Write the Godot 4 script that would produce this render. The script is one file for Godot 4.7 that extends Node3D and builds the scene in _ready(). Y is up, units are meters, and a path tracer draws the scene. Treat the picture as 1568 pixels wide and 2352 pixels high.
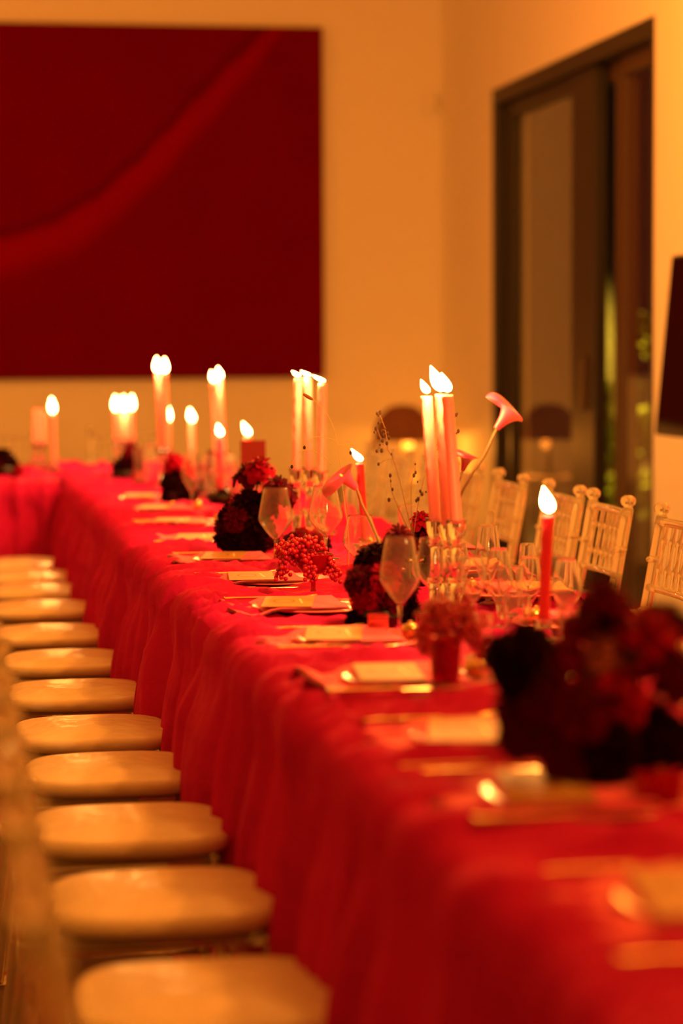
extends Node3D
# A candlelit banquet: one long cloth-covered table in a cream room, clear chairs on both sides.
# x runs to the right across the table, y up, -z along the table away from the camera.

const CANDLES = [
	[0.9954, 0.9564, -6.7, 0.0078, 0.2584, -0.0183, 0.0184, 2, 0, "tapered coral candle dripping wax, left one of the trio behind the middle wine glasses"],
	[1.0356, 0.9574, -6.72, -0.0009, 0.2595, -0.0222, 0.016, 2, 0, "tapered coral candle, middle one of the trio behind the middle wine glasses"],
	[1.05, 0.9534, -6.6, 0.0075, 0.2478, -0.0315, 0.0206, 2, 0, "tapered coral candle, right one of the trio behind the middle wine glasses"],
	[0.9894, 0.9494, -4.76, -0.0163, 0.2534, -0.0124, 0.0306, 2, 0, "tall coral taper leaning left, left one of the trio by the upright calla lily"],
	[1.0017, 0.9465, -4.7, -0.0127, 0.2608, -0.021, 0.0544, 2, 0, "tall coral taper with the longest flame, middle one by the upright calla lily"],
	[1.0073, 0.9541, -4.64, -0.0178, 0.2534, -0.0121, 0.0409, 2, 0, "tall coral taper candle, right one of the trio by the upright calla lily"],
	[1.1017, 0.7975, -6.2, -0.0118, 0.2017, -0.024, 0.0355, 0, 1, "short slim red candle with white tip and flame blown left, beside the dried stems"],
	[1.0713, 0.8046, -4.2, 0.0095, 0.1935, -0.0105, 0.0509, 0, 1, "lone deep red candle with round flame in front of the clear chairs on the right"],
	[0.9626, 0.7668, -8.27, 0.0034, 0.2281, -0.0087, 0.0435, 0, 1, "slim red candle standing left of the coral trio above a small dark flower tuft"],
	[1.0556, 0.8668, -8.2, -0.002, 0.1311, -0.0191, 0.0478, 0, 0, "short lit candle half hidden behind the upright red card"],
	[0.8565, 0.9141, -9.3, -0.0105, 0.2899, -0.0044, 0.0618, 1, 0, "tallest far coral candle in front of the red canvas, left of its pair"],
	[0.8753, 0.9159, -9.25, -0.0072, 0.2868, 0.0006, 0.0599, 1, 0, "tallest far coral candle in front of the red canvas, right of its pair"],
	[0.9999, 0.9209, -8.7, -0.0057, 0.2519, -0.0107, 0.044, 1, 0, "tall far coral candle under the lower edge of the canvas, left of its pair"],
	[1.0327, 0.9184, -8.75, -0.0105, 0.2661, -0.0076, 0.0459, 1, 0, "tall far coral candle under the lower edge of the canvas, right of its pair"],
	[0.9381, 0.8388, -9.9, 0.0033, 0.1573, 0.0007, 0.0678, 0, 0, "short far candle below the tallest pair, left of two singles"],
	[1.0527, 0.8328, -10, -0.0022, 0.1592, -0.0103, 0.0579, 0, 0, "short far candle below the tallest pair, right of two singles"],
	[0.8039, 0.8854, -10.9, -0.0024, 0.1313, -0.0031, 0.0724, 1, 0, "far coral candle where the tables meet, left of a close row of three"],
	[0.843, 0.8831, -10.95, -0.0005, 0.132, -0.0031, 0.0728, 1, 0, "far coral candle where the tables meet, middle of a close row of three"],
	[0.8745, 0.8846, -10.9, -0.0024, 0.1354, 0.0027, 0.0705, 1, 0, "far coral candle where the tables meet, right of a close row of three"],
	[0.4994, 0.7713, -10.4, -0.0041, 0.2516, -0.0047, 0.0688, 0, 0, "leftmost lit candle, alone on the cross table against the cream wall"],
	[0.4358, 0.8817, -10.8, 0.0021, 0.1544, 0, 0, 1, 0, "unlit coral candle on the cross table, left one of the unlit pair"],
	[0.4693, 0.8805, -10.82, 0.0001, 0.1509, 0, 0, 1, 0, "unlit coral candle on the cross table, right one of the unlit pair"],
]
const ARRANGEMENTS = [
	[0.8053, -2.85, "large dark red rose and carnation arrangement nearest the camera at the right", [[0.8132, 0.9926, -2.89, 0.0313, 1], [0.7035, 0.9431, -2.85, 0.0292, 2], [0.6856, 0.9035, -2.85, 0.0223, 2], [0.7687, 0.9191, -2.9, 0.0249, 0], [0.8161, 0.9231, -2.88, 0.0313, 4], [0.8672, 0.9474, -2.87, 0.0388, 0], [0.8936, 0.9059, -2.85, 0.0322, 1], [0.7281, 0.8783, -2.85, 0.034, 1], [0.7623, 0.8644, -2.81, 0.0379, 1], [0.8186, 0.8731, -2.83, 0.035, 0], [0.8688, 0.8364, -2.85, 0.0333, 2], [0.7199, 0.8356, -2.85, 0.0277, 1], [0.7477, 0.8021, -2.82, 0.0327, 1], [0.7965, 0.8145, -2.8, 0.0379, 2], [0.775, 0.7701, -2.83, 0.0276, 2], [0.8519, 0.7943, -2.83, 0.0309, 2], [0.9059, 0.8158, -2.87, 0.0325, 2], [0.8588, 0.9106, -2.95, 0.0304, 1], [0.8046, 0.9508, -2.95, 0.0275, 0], [0.9132, 0.9538, -2.95, 0.0277, 1]]],
	[0.8441, -4.6, "compact crimson flower arrangement with a black base behind the pink votive cup", [[0.8874, 0.9345, -4.62, 0.0272, 1], [0.8415, 0.9013, -4.62, 0.0246, 2], [0.8067, 0.8511, -4.6, 0.0304, 1], [0.8529, 0.8588, -4.58, 0.0303, 0], [0.8116, 0.8089, -4.58, 0.0286, 0], [0.8576, 0.8038, -4.57, 0.0303, 1], [0.7943, 0.7704, -4.58, 0.021, 2], [0.912, 0.7871, -4.62, 0.0256, 2], [0.8455, 0.7635, -4.57, 0.0227, 1], [0.8805, 0.8938, -4.63, 0.0272, 1], [0.902, 0.8377, -4.63, 0.0256, 1]]],
	[0.8063, -6.25, "near black and crimson flower cluster at the foot of the middle coral trio", [[0.8795, 0.9403, -6.23, 0.034, 1], [0.8373, 0.9884, -6.28, 0.0388, 0], [0.804, 0.9015, -6.25, 0.0386, 2], [0.7658, 0.858, -6.23, 0.034, 1], [0.8212, 0.8471, -6.21, 0.0362, 2], [0.7539, 0.8014, -6.23, 0.0306, 2], [0.8059, 0.7938, -6.2, 0.0339, 2], [0.8578, 0.7927, -6.23, 0.0284, 1], [0.7397, 0.8661, -6.25, 0.0227, 2], [0.7803, 0.9001, -6.28, 0.0274, 0], [0.8503, 0.8996, -6.27, 0.0297, 1]]],
	[0.933, -6.1, "small berry red flower mound behind the pair of middle wine glasses", [[0.9165, 0.8175, -6.1, 0.0267, 0], [0.9525, 0.8079, -6.1, 0.0268, 0], [0.8883, 0.8035, -6.1, 0.0223, 1], [0.9832, 0.7938, -6.13, 0.0247, 1]]],
	[0.8199, -8.35, "far dark flower cluster with red top beside the short far candles", [[0.8139, 0.9107, -8.35, 0.0377, 0], [0.8514, 0.88, -8.35, 0.0332, 0], [0.8037, 0.8409, -8.33, 0.0391, 2], [0.8477, 0.8137, -8.32, 0.0422, 2], [0.7881, 0.7884, -8.33, 0.0301, 2], [0.8733, 0.7859, -8.35, 0.0287, 2]]],
	[0.9763, -8.8, "small far flower cluster between the slim red candle and the short far candles", [[0.9985, 0.9103, -8.8, 0.0239, 1], [0.9789, 0.8611, -8.8, 0.0239, 0], [0.9655, 0.8022, -8.8, 0.0287, 2], [0.9912, 0.8051, -8.8, 0.0255, 1]]],
	[0.783, -10.1, "far black flower cluster where the cross table meets the main table", [[0.8062, 0.8787, -10.1, 0.0364, 1], [0.7838, 0.8208, -10.1, 0.0437, 2], [0.7633, 0.7773, -10.1, 0.04, 2], [0.8271, 0.7911, -10.1, 0.0382, 2]]],
	[0.2866, -10.4, "dark flower cluster at the left edge of the photo on the cross table", [[0.2789, 0.8486, -10.4, 0.039, 2], [0.3077, 0.8092, -10.4, 0.0409, 2], [0.2396, 0.8064, -10.4, 0.0427, 1], [0.3423, 0.7753, -10.4, 0.026, 0]]],
	[1.0668, -5.2, "red carnation cluster behind the clear candlesticks of the tall trio", [[1.0486, 0.9223, -5.2, 0.023, 0], [1.072, 0.8931, -5.2, 0.0268, 1], [1.1111, 0.8703, -5.2, 0.0269, 1], [1.0377, 0.8716, -5.2, 0.0249, 2], [1.0816, 0.8372, -5.2, 0.0269, 1]]],
	[0.9541, -8.2, "little dark flower tuft around the foot of the slim red candle", [[0.9512, 0.746, -8.2, 0.0223, 2], [0.941, 0.7233, -8.23, 0.0179, 0], [0.9741, 0.7347, -8.23, 0.0194, 1]]],
]
const GLASSES = [
	[0.8571, -4.4529, 0.187, 0.0386, 0, "clear angular wine glass in front of the compact crimson arrangement"],
	[0.9726, -4.7114, 0.1519, 0.0357, 0, "clear wine glass just behind and right of the nearest sharp wine glass"],
	[0.8468, -6.0634, 0.1906, 0.0442, 0, "clear wine glass left of the middle pair, in front of the black cluster"],
	[0.9258, -5.7542, 0.1774, 0.0411, 0, "sharpest wine glass in the middle, rising behind the champagne grapes"],
	[0.9622, -5.4808, 0.1513, 0.0403, 0, "small clear wine glass beside the slim short candle, right of the middle pair"],
	[1.0775, -6.2352, 0.1604, 0.0263, 2, "tall clear flute behind the short slim red candle"],
	[1.2203, -6.2026, 0.1225, 0.0297, 1, "clear tumbler seen over the top crimson bloom among the dried stems"],
	[0.9911, -4.4246, 0.1334, 0.0254, 2, "clear flute with vertical glints right of the tall trio's candlesticks"],
	[0.9226, -3.4552, 0.1592, 0.0213, 2, "blurred clear flute just left of the nearest large arrangement's pink bloom"],
	[0.886, -2.8775, 0.1748, 0.0339, 0, "nearest wine glass at the right edge beside the large arrangement"],
	[0.847, -8.0888, 0.1979, 0.0337, 0, "far wine glass right of the far dark cluster"],
	[0.9247, -8.2291, 0.1717, 0.0298, 0, "far wine glass just left of the slim red candle"],
	[0.8526, -9.7523, 0.1549, 0.0352, 0, "far wine glass left of the far dark cluster"],
	[0.7924, -9.4554, 0.128, 0.0307, 1, "farthest small wine glass beside the black cluster at the table junction"],
	[1.1247, -4.8758, 0.1632, 0.028, 0, "clear wine glass under the leftmost clear chair back on the right"],
	[1.0957, -4.5621, 0.1021, 0.0254, 1, "clear tumbler on the right half of the table below the left clear chairs"],
	[1.1493, -4.3359, 0.1381, 0.0283, 0, "clear wine glass right of the lone deep red candle"],
	[0.891, -3.9282, 0.077, 0.0241, 1, "short clear tumbler catching orange light right of the grape cup"],
	[1.0277, -4.2286, 0.0869, 0.0252, 1, "clear tumbler between the lone red candle and the tall flute"],
	[1.0674, -4.9312, 0.1464, 0.0301, 0, "clear wine glass behind the clear candlesticks of the tall trio"],
	[0.9497, -7.6803, 0.1537, 0.0195, 2, "far flute right of the slim red candle"],
	[1.0584, -4.4961, 0.155, 0.0275, 0, "clear wine glass standing right of the tall trio's candlesticks, before the chairs"],
	[1.1509, -4.6265, 0.1339, 0.0258, 0, "clear wine glass left of the lone red candle on the right half"],
	[0.8384, -3.8575, 0.0683, 0.0222, 1, "low clear tumbler behind the blurred grape cup"],
	[0.877, -3.7713, 0.0811, 0.0245, 1, "clear tumbler just left of the nearest arrangement's black carnations"],
	[0.9326, -8.5902, 0.1013, 0.0265, 1, "far tumbler among the glasses left of the slim red candle"],
	[1.0041, -8.3271, 0.1664, 0.0287, 0, "far wine glass behind the upright red card"],
	[0.9537, -7.386, 0.1681, 0.0349, 0, "clear wine glass between the red card and the black cluster"],
	[1.204, -4.8587, 0.1359, 0.0181, 2, "tall flute on the far right half behind the lone red candle"],
]
const LILY_A = [Vector3(1.02, 0.7708, -4.75), Vector3(1.0239, 0.8941, -4.75), Vector3(1.0265, 0.9839, -4.72), Vector3(1.047, 1.0387, -4.7), Vector3(1.0755, 1.08, -4.7), Vector3(1.0933, 1.1163, -4.7), Vector3(1.1022, 1.1361, -4.7)]
const LILY_B = [Vector3(1.0431, 0.7816, -4.9), Vector3(1.0469, 0.8724, -4.9), Vector3(1.0563, 0.9539, -4.9), Vector3(1.0613, 1.0092, -4.88), Vector3(1.0625, 1.0301, -4.86), Vector3(1.068, 1.0444, -4.86)]
const LILY_C = [Vector3(0.8972, 0.7637, -4.72), Vector3(0.8887, 0.8555, -4.72), Vector3(0.8741, 0.9057, -4.75), Vector3(0.8656, 0.946, -4.8), Vector3(0.8567, 0.9783, -4.85), Vector3(0.8566, 0.9943, -4.88), Vector3(0.8529, 1.0093, -4.9)]
const TAIL_STEM = [Vector3(0.9214, 0.8729, -5.4), Vector3(0.9137, 0.9424, -5.4), Vector3(0.906, 1.0019, -5.4), Vector3(0.9022, 1.0415, -5.4), Vector3(0.8964, 1.083, -5.4), Vector3(0.8876, 1.1206, -5.4), Vector3(0.8708, 1.1523, -5.4), Vector3(0.851, 1.1751, -5.4), Vector3(0.8391, 1.184, -5.4)]
const TAIL_HEAD = [Vector3(0.8411, 1.182, -5.4), Vector3(0.8193, 1.195, -5.4)]
const TENDRIL_A = [Vector3(0.8954, 1.087, -5.4), Vector3(0.8745, 1.0951, -5.4), Vector3(0.8505, 1.0983, -5.4), Vector3(0.8346, 1.0916, -5.4), Vector3(0.8225, 1.078, -5.4)]
const TENDRIL_B = [Vector3(0.8841, 1.0338, -5.4), Vector3(0.8643, 1.0538, -5.4), Vector3(0.8404, 1.066, -5.4), Vector3(0.8175, 1.0672, -5.4), Vector3(0.8025, 1.0576, -5.4), Vector3(0.7934, 1.035, -5.4)]
const TENDRIL_C = [Vector3(0.8983, 1.0771, -5.4), Vector3(0.9064, 1.079, -5.4), Vector3(0.9183, 1.0729, -5.4), Vector3(0.9283, 1.0649, -5.4)]
const TWIGS = [[Vector3(0.9912, 0.8836, -5), Vector3(0.982, 0.9391, -5), Vector3(0.9516, 1.0592, -5), Vector3(0.9284, 1.0962, -5), Vector3(0.9155, 1.1283, -5)], [Vector3(0.9912, 0.8836, -5), Vector3(0.9699, 0.9393, -5), Vector3(0.9467, 0.9949, -5), Vector3(0.9431, 1.0317, -5)], [Vector3(0.9912, 0.8836, -5), Vector3(0.9886, 0.939, -5), Vector3(0.9879, 1.0127, -5), Vector3(0.9954, 1.0329, -5)], [Vector3(0.9912, 0.8836, -5), Vector3(1.0008, 0.9573, -5), Vector3(1.017, 1.0307, -5), Vector3(1.0265, 1.0674, -5)], [Vector3(0.9377, 1.0869, -5), Vector3(0.9332, 1.1236, -5), Vector3(0.9212, 1.1585, -5)]]
const BUDS = [Vector3(0.9156, 1.1604, -5), Vector3(0.9221, 1.1621, -5), Vector3(0.9184, 1.1558, -5), Vector3(0.9193, 1.1402, -5), Vector3(0.9136, 1.1284, -5), Vector3(0.9099, 1.1211, -5), Vector3(0.9238, 1.1237, -5), Vector3(0.9285, 1.1145, -5), Vector3(0.9332, 1.1282, -5), Vector3(0.9378, 1.119, -5), Vector3(0.9266, 1.1035, -5), Vector3(0.9191, 1.11, -5), Vector3(0.9406, 1.1098, -5), Vector3(0.9359, 1.0979, -5), Vector3(0.9209, 1.0944, -5), Vector3(0.9144, 1.0817, -5), Vector3(0.9246, 1.0824, -5), Vector3(0.946, 1.0749, -5), Vector3(0.918, 1.0541, -5), Vector3(0.9431, 1.0299, -5), Vector3(0.944, 1.018, -5), Vector3(0.9476, 1.0004, -5), Vector3(0.9401, 0.9785, -5), Vector3(0.9964, 1.0531, -5), Vector3(0.9973, 1.0356, -5), Vector3(0.9935, 1.0292, -5), Vector3(1.0019, 1.0153, -5), Vector3(1.0075, 0.9959, -5), Vector3(1.0112, 0.9894, -5), Vector3(1.0197, 0.9939, -5), Vector3(0.999, 0.9757, -5), Vector3(1.0028, 0.9794, -5), Vector3(1.0877, 1.1587, -5), Vector3(1.0849, 1.156, -5), Vector3(1.0895, 1.1219, -5), Vector3(1.0857, 1.1174, -5), Vector3(1.0875, 1.0713, -5)]

# short names of the candles above, in the same order, for what belongs to them
const NICKS = ["left candle of the middle trio", "middle candle of the middle trio", "right candle of the middle trio", "left candle of the tall right trio", "middle candle of the tall right trio", "right candle of the tall right trio", "short slim red candle by the dried stems", "lone deep red candle", "slim red candle left of the trio", "candle hidden behind the red card", "left one of the tallest far pair", "right one of the tallest far pair", "left candle of the pair under the canvas", "right candle of the pair under the canvas", "left short far candle", "right short far candle", "left far candle where the tables meet", "middle far candle where the tables meet", "right far candle where the tables meet", "lone candle on the cross table", "left unlit candle", "right unlit candle"]
const ORDER = ["first", "second", "third", "fourth", "fifth", "sixth", "seventh", "eighth", "ninth", "tenth", "eleventh", "twelfth", "thirteenth", "fourteenth"]
const PLATES = [-2.22, -2.80, -3.24, -3.82, -4.36, -4.94, -5.54, -6.08, -6.76, -7.40, -8.02, -8.62]
const TOP = 0.75          # height of the table top
const LAMP = Color(1.0, 0.585, 0.185)

var M := {}
var taken := {}
var rng := RandomNumberGenerator.new()
var fold_noise := FastNoiseLite.new()
var fine_noise := FastNoiseLite.new()


func _ready() -> void:
	rng.seed = 7
	# ---------- camera, sky, lamps, exposure ----------
	var cam := Camera3D.new()
	cam.name = "camera"
	add_child(cam)
	var att := CameraAttributesPhysical.new()
	att.frustum_focal_length = 85.0
	att.exposure_aperture = 2.0
	att.frustum_focus_distance = 5.45
	cam.attributes = att
	cam.keep_aspect = Camera3D.KEEP_HEIGHT
	cam.fov = rad_to_deg(2.0 * atan(2352.0 / 2.0 / 5553.0))
	cam.near = 0.05
	cam.far = 100.0
	cam.position = Vector3(0, 1.3, 0)
	var ahead := Vector3(sin(deg_to_rad(9.52)) * cos(deg_to_rad(3.9)), -sin(deg_to_rad(3.9)), -cos(deg_to_rad(9.52)) * cos(deg_to_rad(3.9)))
	cam.look_at_from_position(cam.position, cam.position + ahead, Vector3.UP)
	cam.rotate_object_local(Vector3(0, 0, 1), -0.005)
	cam.current = true
	var env := Environment.new()
	env.background_mode = Environment.BG_COLOR
	env.background_color = Color(0.035, 0.03, 0.022)
	env.tonemap_mode = Environment.TONE_MAPPER_LINEAR
	env.tonemap_exposure = 1.0
	env.sdfgi_enabled = true
	env.ssao_enabled = true
	env.ssil_enabled = true
	var we := WorldEnvironment.new()
	we.name = "environment"
	we.environment = env
	add_child(we)
	fold_noise.seed = 11
	fold_noise.frequency = 1.0
	fold_noise.fractal_type = FastNoiseLite.FRACTAL_NONE
	fine_noise.seed = 5
	fine_noise.frequency = 1.0
	fine_noise.fractal_octaves = 3
	materials()
	var over := [[-2.4, 2.6, 1.7], [-5.4, 2.62, 2.7], [-8.2, 2.9, 3.0]]
	for k in over.size():
		pendant(Vector3(1.85, over[k][1], over[k][0]), over[k][2], "globe pendant hung high over the banquet table, %s from the front" % ORDER[k])
	var aisle := [[-1.5, 0.5], [-6.0, 0.7], [-11.0, 3.0]]  # unseen lamps added as fill for the far wall and the cloth
	for k in aisle.size():
		pendant(Vector3(-2.6, 2.9, aisle[k][0]), aisle[k][1], "unseen fill globe added in the left aisle, %s from the front" % ORDER[k])
	# ---------- the room ----------
	room()
	# ---------- large things ----------
	tables()
	chairs()
	canvas()
	television()
	far_lamp()
	garden()
	# ---------- the table's things ----------
	candles()
	arrangements()
	settings()
	glasses()
	grapes()
	stems()
	small_things()


# ======================= helpers =======================
func lin(r: float, g: float, b: float) -> Color:
	return Color(r, g, b).linear_to_srgb()


func numbered(called: String) -> String:
	if not taken.has(called):
		taken[called] = 0
		return called
	taken[called] += 1
	return "%s_%03d" % [called, taken[called]]


func tag(o: Node, label: String, category: String, group := "") -> void:
	o.set_meta("label", label)
	o.set_meta("category", category)
	if group:
		o.set_meta("group", group)


func thing(called: String, label: String, category: String, at: Vector3, turn := 0.0, group := "") -> Node3D:
	var o := Node3D.new()
	o.name = numbered(called)
	add_child(o)
	o.position = at
	o.rotation.y = turn
	tag(o, label, category, group)
	return o


func part(called: String, mesh: Mesh, mat: Material, parent: Node3D, at := Vector3.ZERO) -> MeshInstance3D:
	var o := MeshInstance3D.new()
	o.name = called
	o.mesh = mesh
	o.material_override = mat
	parent.add_child(o, true)
	o.position = at
	return o


func single(called: String, mesh: Mesh, mat: Material, label: String, category: String, at := Vector3.ZERO, turn := 0.0, group := "") -> MeshInstance3D:
	var o := MeshInstance3D.new()
	o.name = numbered(called)
	o.mesh = mesh
	o.material_override = mat
	add_child(o)
	o.position = at
	o.rotation.y = turn
	tag(o, label, category, group)
	return o


func struct(called: String, mesh: Mesh, mat: Material, at := Vector3.ZERO, parent: Node3D = null) -> MeshInstance3D:
	var o := MeshInstance3D.new()
	o.name = called
	o.mesh = mesh
	o.material_override = mat
	(parent if parent else self).add_child(o, true)
	o.position = at
	if parent == null:
		o.set_meta("kind", "structure")
	return o


func dup(root: Node3D, called: String, label: String, at: Vector3, turn := 0.0) -> Node3D:
	var c: Node3D = root.duplicate()
	c.name = numbered(called)
	add_child(c)
	c.position = at
	c.rotation.y = turn
	c.set_meta("label", label)
	return c


# a grid of (nu+1) x (nv+1) points; normals face cross(du, dv) when flip is false
func grid(nu: int, nv: int, f: Callable, flip := false, st: SurfaceTool = null) -> SurfaceTool:
	var own := st
	if own == null:
		own = SurfaceTool.new()
		own.begin(Mesh.PRIMITIVE_TRIANGLES)
	var p := PackedVector3Array()
	for j in nv + 1:
		for i in nu + 1:
			p.append(f.call(float(i) / nu, float(j) / nv))
	var w := nu + 1
	for j in nv:
		for i in nu:
			var a := p[j * w + i]
			var b := p[j * w + i + 1]
			var c := p[(j + 1) * w + i + 1]
			var d := p[(j + 1) * w + i]
			var ua := Vector2(float(i) / nu, float(j) / nv)
			var ub := Vector2(float(i + 1) / nu, float(j) / nv)
			var uc := Vector2(float(i + 1) / nu, float(j + 1) / nv)
			var ud := Vector2(float(i) / nu, float(j + 1) / nv)
			if flip:
				tri(own, a, b, c, ua, ub, uc)
				tri(own, a, c, d, ua, uc, ud)
			else:
				tri(own, a, c, b, ua, uc, ub)
				tri(own, a, d, c, ua, ud, uc)
	return own


func tri(st: SurfaceTool, a: Vector3, b: Vector3, c: Vector3, ua := Vector2.ZERO, ub := Vector2.ZERO, uc := Vector2.ZERO) -> void:
	if a.is_equal_approx(b) or b.is_equal_approx(c) or a.is_equal_approx(c):
		return
	st.set_uv(ua)
	st.add_vertex(a)
	st.set_uv(ub)
	st.add_vertex(b)
	st.set_uv(uc)
	st.add_vertex(c)


func done(st: SurfaceTool) -> ArrayMesh:
	st.index()
	st.generate_normals()
	return st.commit()


func begin() -> SurfaceTool:
	var st := SurfaceTool.new()
	st.begin(Mesh.PRIMITIVE_TRIANGLES)
	return st


# turned profile, points from the bottom up as (radius, height); creases where the outline bends sharply
func lathe(profile: Array, seg := 20, st: SurfaceTool = null, at := Vector3.ZERO) -> SurfaceTool:
	var own := st if st else begin()
	var group := 0
	for k in profile.size() - 1:
		var a: Vector2 = profile[k]
		var b: Vector2 = profile[k + 1]
		if k > 0:
			var before: Vector2 = a - profile[k - 1]
			if absf(before.angle_to(b - a)) > 0.75:
				group += 1
		own.set_smooth_group(group)
		for i in seg:
			var t := TAU * i / seg
			var u := TAU * (i + 1) / seg
			var pa := at + Vector3(a.x * cos(t), a.y, a.x * sin(t))
			var pb := at + Vector3(a.x * cos(u), a.y, a.x * sin(u))
			var pc := at + Vector3(b.x * cos(u), b.y, b.x * sin(u))
			var pd := at + Vector3(b.x * cos(t), b.y, b.x * sin(t))
			tri(own, pa, pb, pc)
			tri(own, pa, pc, pd)
	own.set_smooth_group(0)
	return own


# round bar along a path
func tube(path: Array, radius: float, seg := 8, st: SurfaceTool = null, taper := 1.0) -> SurfaceTool:
	var own := st if st else begin()
	var n := path.size()
	var rings := []
	var side := Vector3.ZERO
	for k in n:
		var d: Vector3 = (path[mini(k + 1, n - 1)] - path[maxi(k - 1, 0)]).normalized()
		if side == Vector3.ZERO:
			side = d.cross(Vector3(0.3, 0.2, 1.0) if absf(d.z) < 0.8 else Vector3(1, 0.2, 0)).normalized()
		else:
			side = (side - d * side.dot(d)).normalized()
		var up := d.cross(side)
		var r := radius * lerpf(1.0, taper, float(k) / maxi(n - 1, 1))
		var ring := []
		for i in seg:
			var t := TAU * i / seg
			ring.append(path[k] + (side * cos(t) + up * sin(t)) * r)
		rings.append(ring)
	for k in n - 1:
		for i in seg:
			var j := (i + 1) % seg
			tri(own, rings[k][i], rings[k + 1][j], rings[k][j])
			tri(own, rings[k][i], rings[k + 1][i], rings[k + 1][j])
	for i in seg:
		var j := (i + 1) % seg
		tri(own, path[0], rings[0][i], rings[0][j])
		tri(own, path[n - 1], rings[n - 1][j], rings[n - 1][i])
	return own


# smooth curve through points
func curve(points: Array, steps := 24) -> Array:
	var c := Curve3D.new()
	for k in points.size():
		var t: Vector3 = (points[mini(k + 1, points.size() - 1)] - points[maxi(k - 1, 0)]) / 6.0
		c.add_point(points[k], -t, t)
	var out := []
	for i in steps + 1:
		out.append(c.sample_baked(c.get_baked_length() * i / steps, true) if i < steps else points[-1])
	return out


# box with chamfered edges between two corners
func box(lo: Vector3, hi: Vector3, bevel := 0.0, st: SurfaceTool = null) -> SurfaceTool:
	var own := st if st else begin()
	own.set_smooth_group(-1)
	var c := (lo + hi) / 2.0
	var h := (hi - lo) / 2.0
	var b := minf(bevel, minf(h.x, minf(h.y, h.z)) * 0.9)
	var corner := func(s: Vector3, axis: int) -> Vector3:
		var e := h - Vector3(b, b, b)
		e[axis] = h[axis]
		return c + Vector3(s.x * e.x, s.y * e.y, s.z * e.z)
	for axis in 3:
		for sign_ in [-1.0, 1.0]:
			var q := []
			for k in 4:
				var s := Vector3.ZERO
				s[axis] = sign_
				s[(axis + 1) % 3] = [-1, 1, 1, -1][k]
				s[(axis + 2) % 3] = [-1, -1, 1, 1][k]
				q.append(corner.call(s, axis))
			facing(own, q, c)
	if b > 0.0:
		for axis in 3:   # edges along axis
			for s1 in [-1.0, 1.0]:
				for s2 in [-1.0, 1.0]:
					var a1 := (axis + 1) % 3
					var a2 := (axis + 2) % 3
					var q := []
					for k in 4:
						var s := Vector3.ZERO
						s[axis] = [-1.0, 1.0, 1.0, -1.0][k]
						s[a1] = s1
						s[a2] = s2
						q.append(corner.call(s, a1 if k < 2 else a2))
					facing(own, q, c)
		for sx in [-1.0, 1.0]:
			for sy in [-1.0, 1.0]:
				for sz in [-1.0, 1.0]:
					var s := Vector3(sx, sy, sz)
					facing(own, [corner.call(s, 0), corner.call(s, 1), corner.call(s, 2)], c)
	own.set_smooth_group(0)
	return own


func facing(st: SurfaceTool, q: Array, centre: Vector3) -> void:
	var mid := Vector3.ZERO
	for v in q:
		mid += v
	mid /= q.size()
	var n: Vector3 = (q[1] - q[0]).cross(q[2] - q[0])
	if n.dot(mid - centre) > 0.0:
		q.reverse()
	for k in range(1, q.size() - 1):
		tri(st, q[0], q[k], q[k + 1])


func ball(r: float, rings := 8, seg := 12, st: SurfaceTool = null, at := Vector3.ZERO, squash := 1.0) -> SurfaceTool:
	var prof := []
	for k in rings + 1:
		var a := PI * k / rings - PI / 2
		prof.append(Vector2(r * cos(a) if k > 0 and k < rings else 0.0, r * squash * sin(a)))
	var own := st if st else begin()
	for k in prof.size() - 1:
		for i in seg:
			var t := TAU * i / seg
			var u := TAU * (i + 1) / seg
			var a: Vector2 = prof[k]
			var b: Vector2 = prof[k + 1]
			tri(own, at + Vector3(a.x * cos(t), a.y, a.x * sin(t)), at + Vector3(a.x * cos(u), a.y, a.x * sin(u)), at + Vector3(b.x * cos(u), b.y, b.x * sin(u)))
			tri(own, at + Vector3(a.x * cos(t), a.y, a.x * sin(t)), at + Vector3(b.x * cos(u), b.y, b.x * sin(u)), at + Vector3(b.x * cos(t), b.y, b.x * sin(t)))
	return own


# ======================= materials =======================
func mat(called: String, c: Color, rough := 0.6, metal := 0.0) -> StandardMaterial3D:
	var m := StandardMaterial3D.new()
	m.resource_name = called
	m.albedo_color = c
	m.roughness = rough
	m.metallic = metal
	M[called] = m
	return m


func relief(m: StandardMaterial3D, freq: float, scale: float, tile: float, octaves := 3, stretch := Vector3.ONE) -> void:
	var n := FastNoiseLite.new()
	n.seed = 3 + int(freq * 1000)
	n.frequency = freq
	n.fractal_octaves = octaves
	var t := NoiseTexture2D.new()
	t.width = 512
	t.height = 512
	t.seamless = true
	t.noise = n
	m.heightmap_enabled = true
	m.heightmap_texture = t
	m.heightmap_scale = scale
	m.uv1_triplanar = true
	m.uv1_world_triplanar = true
	m.uv1_scale = stretch * tile


func clear(called: String, tint: Color, ior_scale := 0.05, rough := 0.0) -> void:
	var m := mat(called, Color(tint.r, tint.g, tint.b, 0.02), rough)
	m.transparency = BaseMaterial3D.TRANSPARENCY_ALPHA
	m.refraction_enabled = true
	m.refraction_scale = ior_scale
	m.metallic_specular = 0.5


func pane(called: String, tint: Color, alpha := 0.04) -> void:
	var m := mat(called, Color(tint.r, tint.g, tint.b, alpha), 0.0)
	m.transparency = BaseMaterial3D.TRANSPARENCY_ALPHA
	m.cull_mode = BaseMaterial3D.CULL_DISABLED


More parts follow.
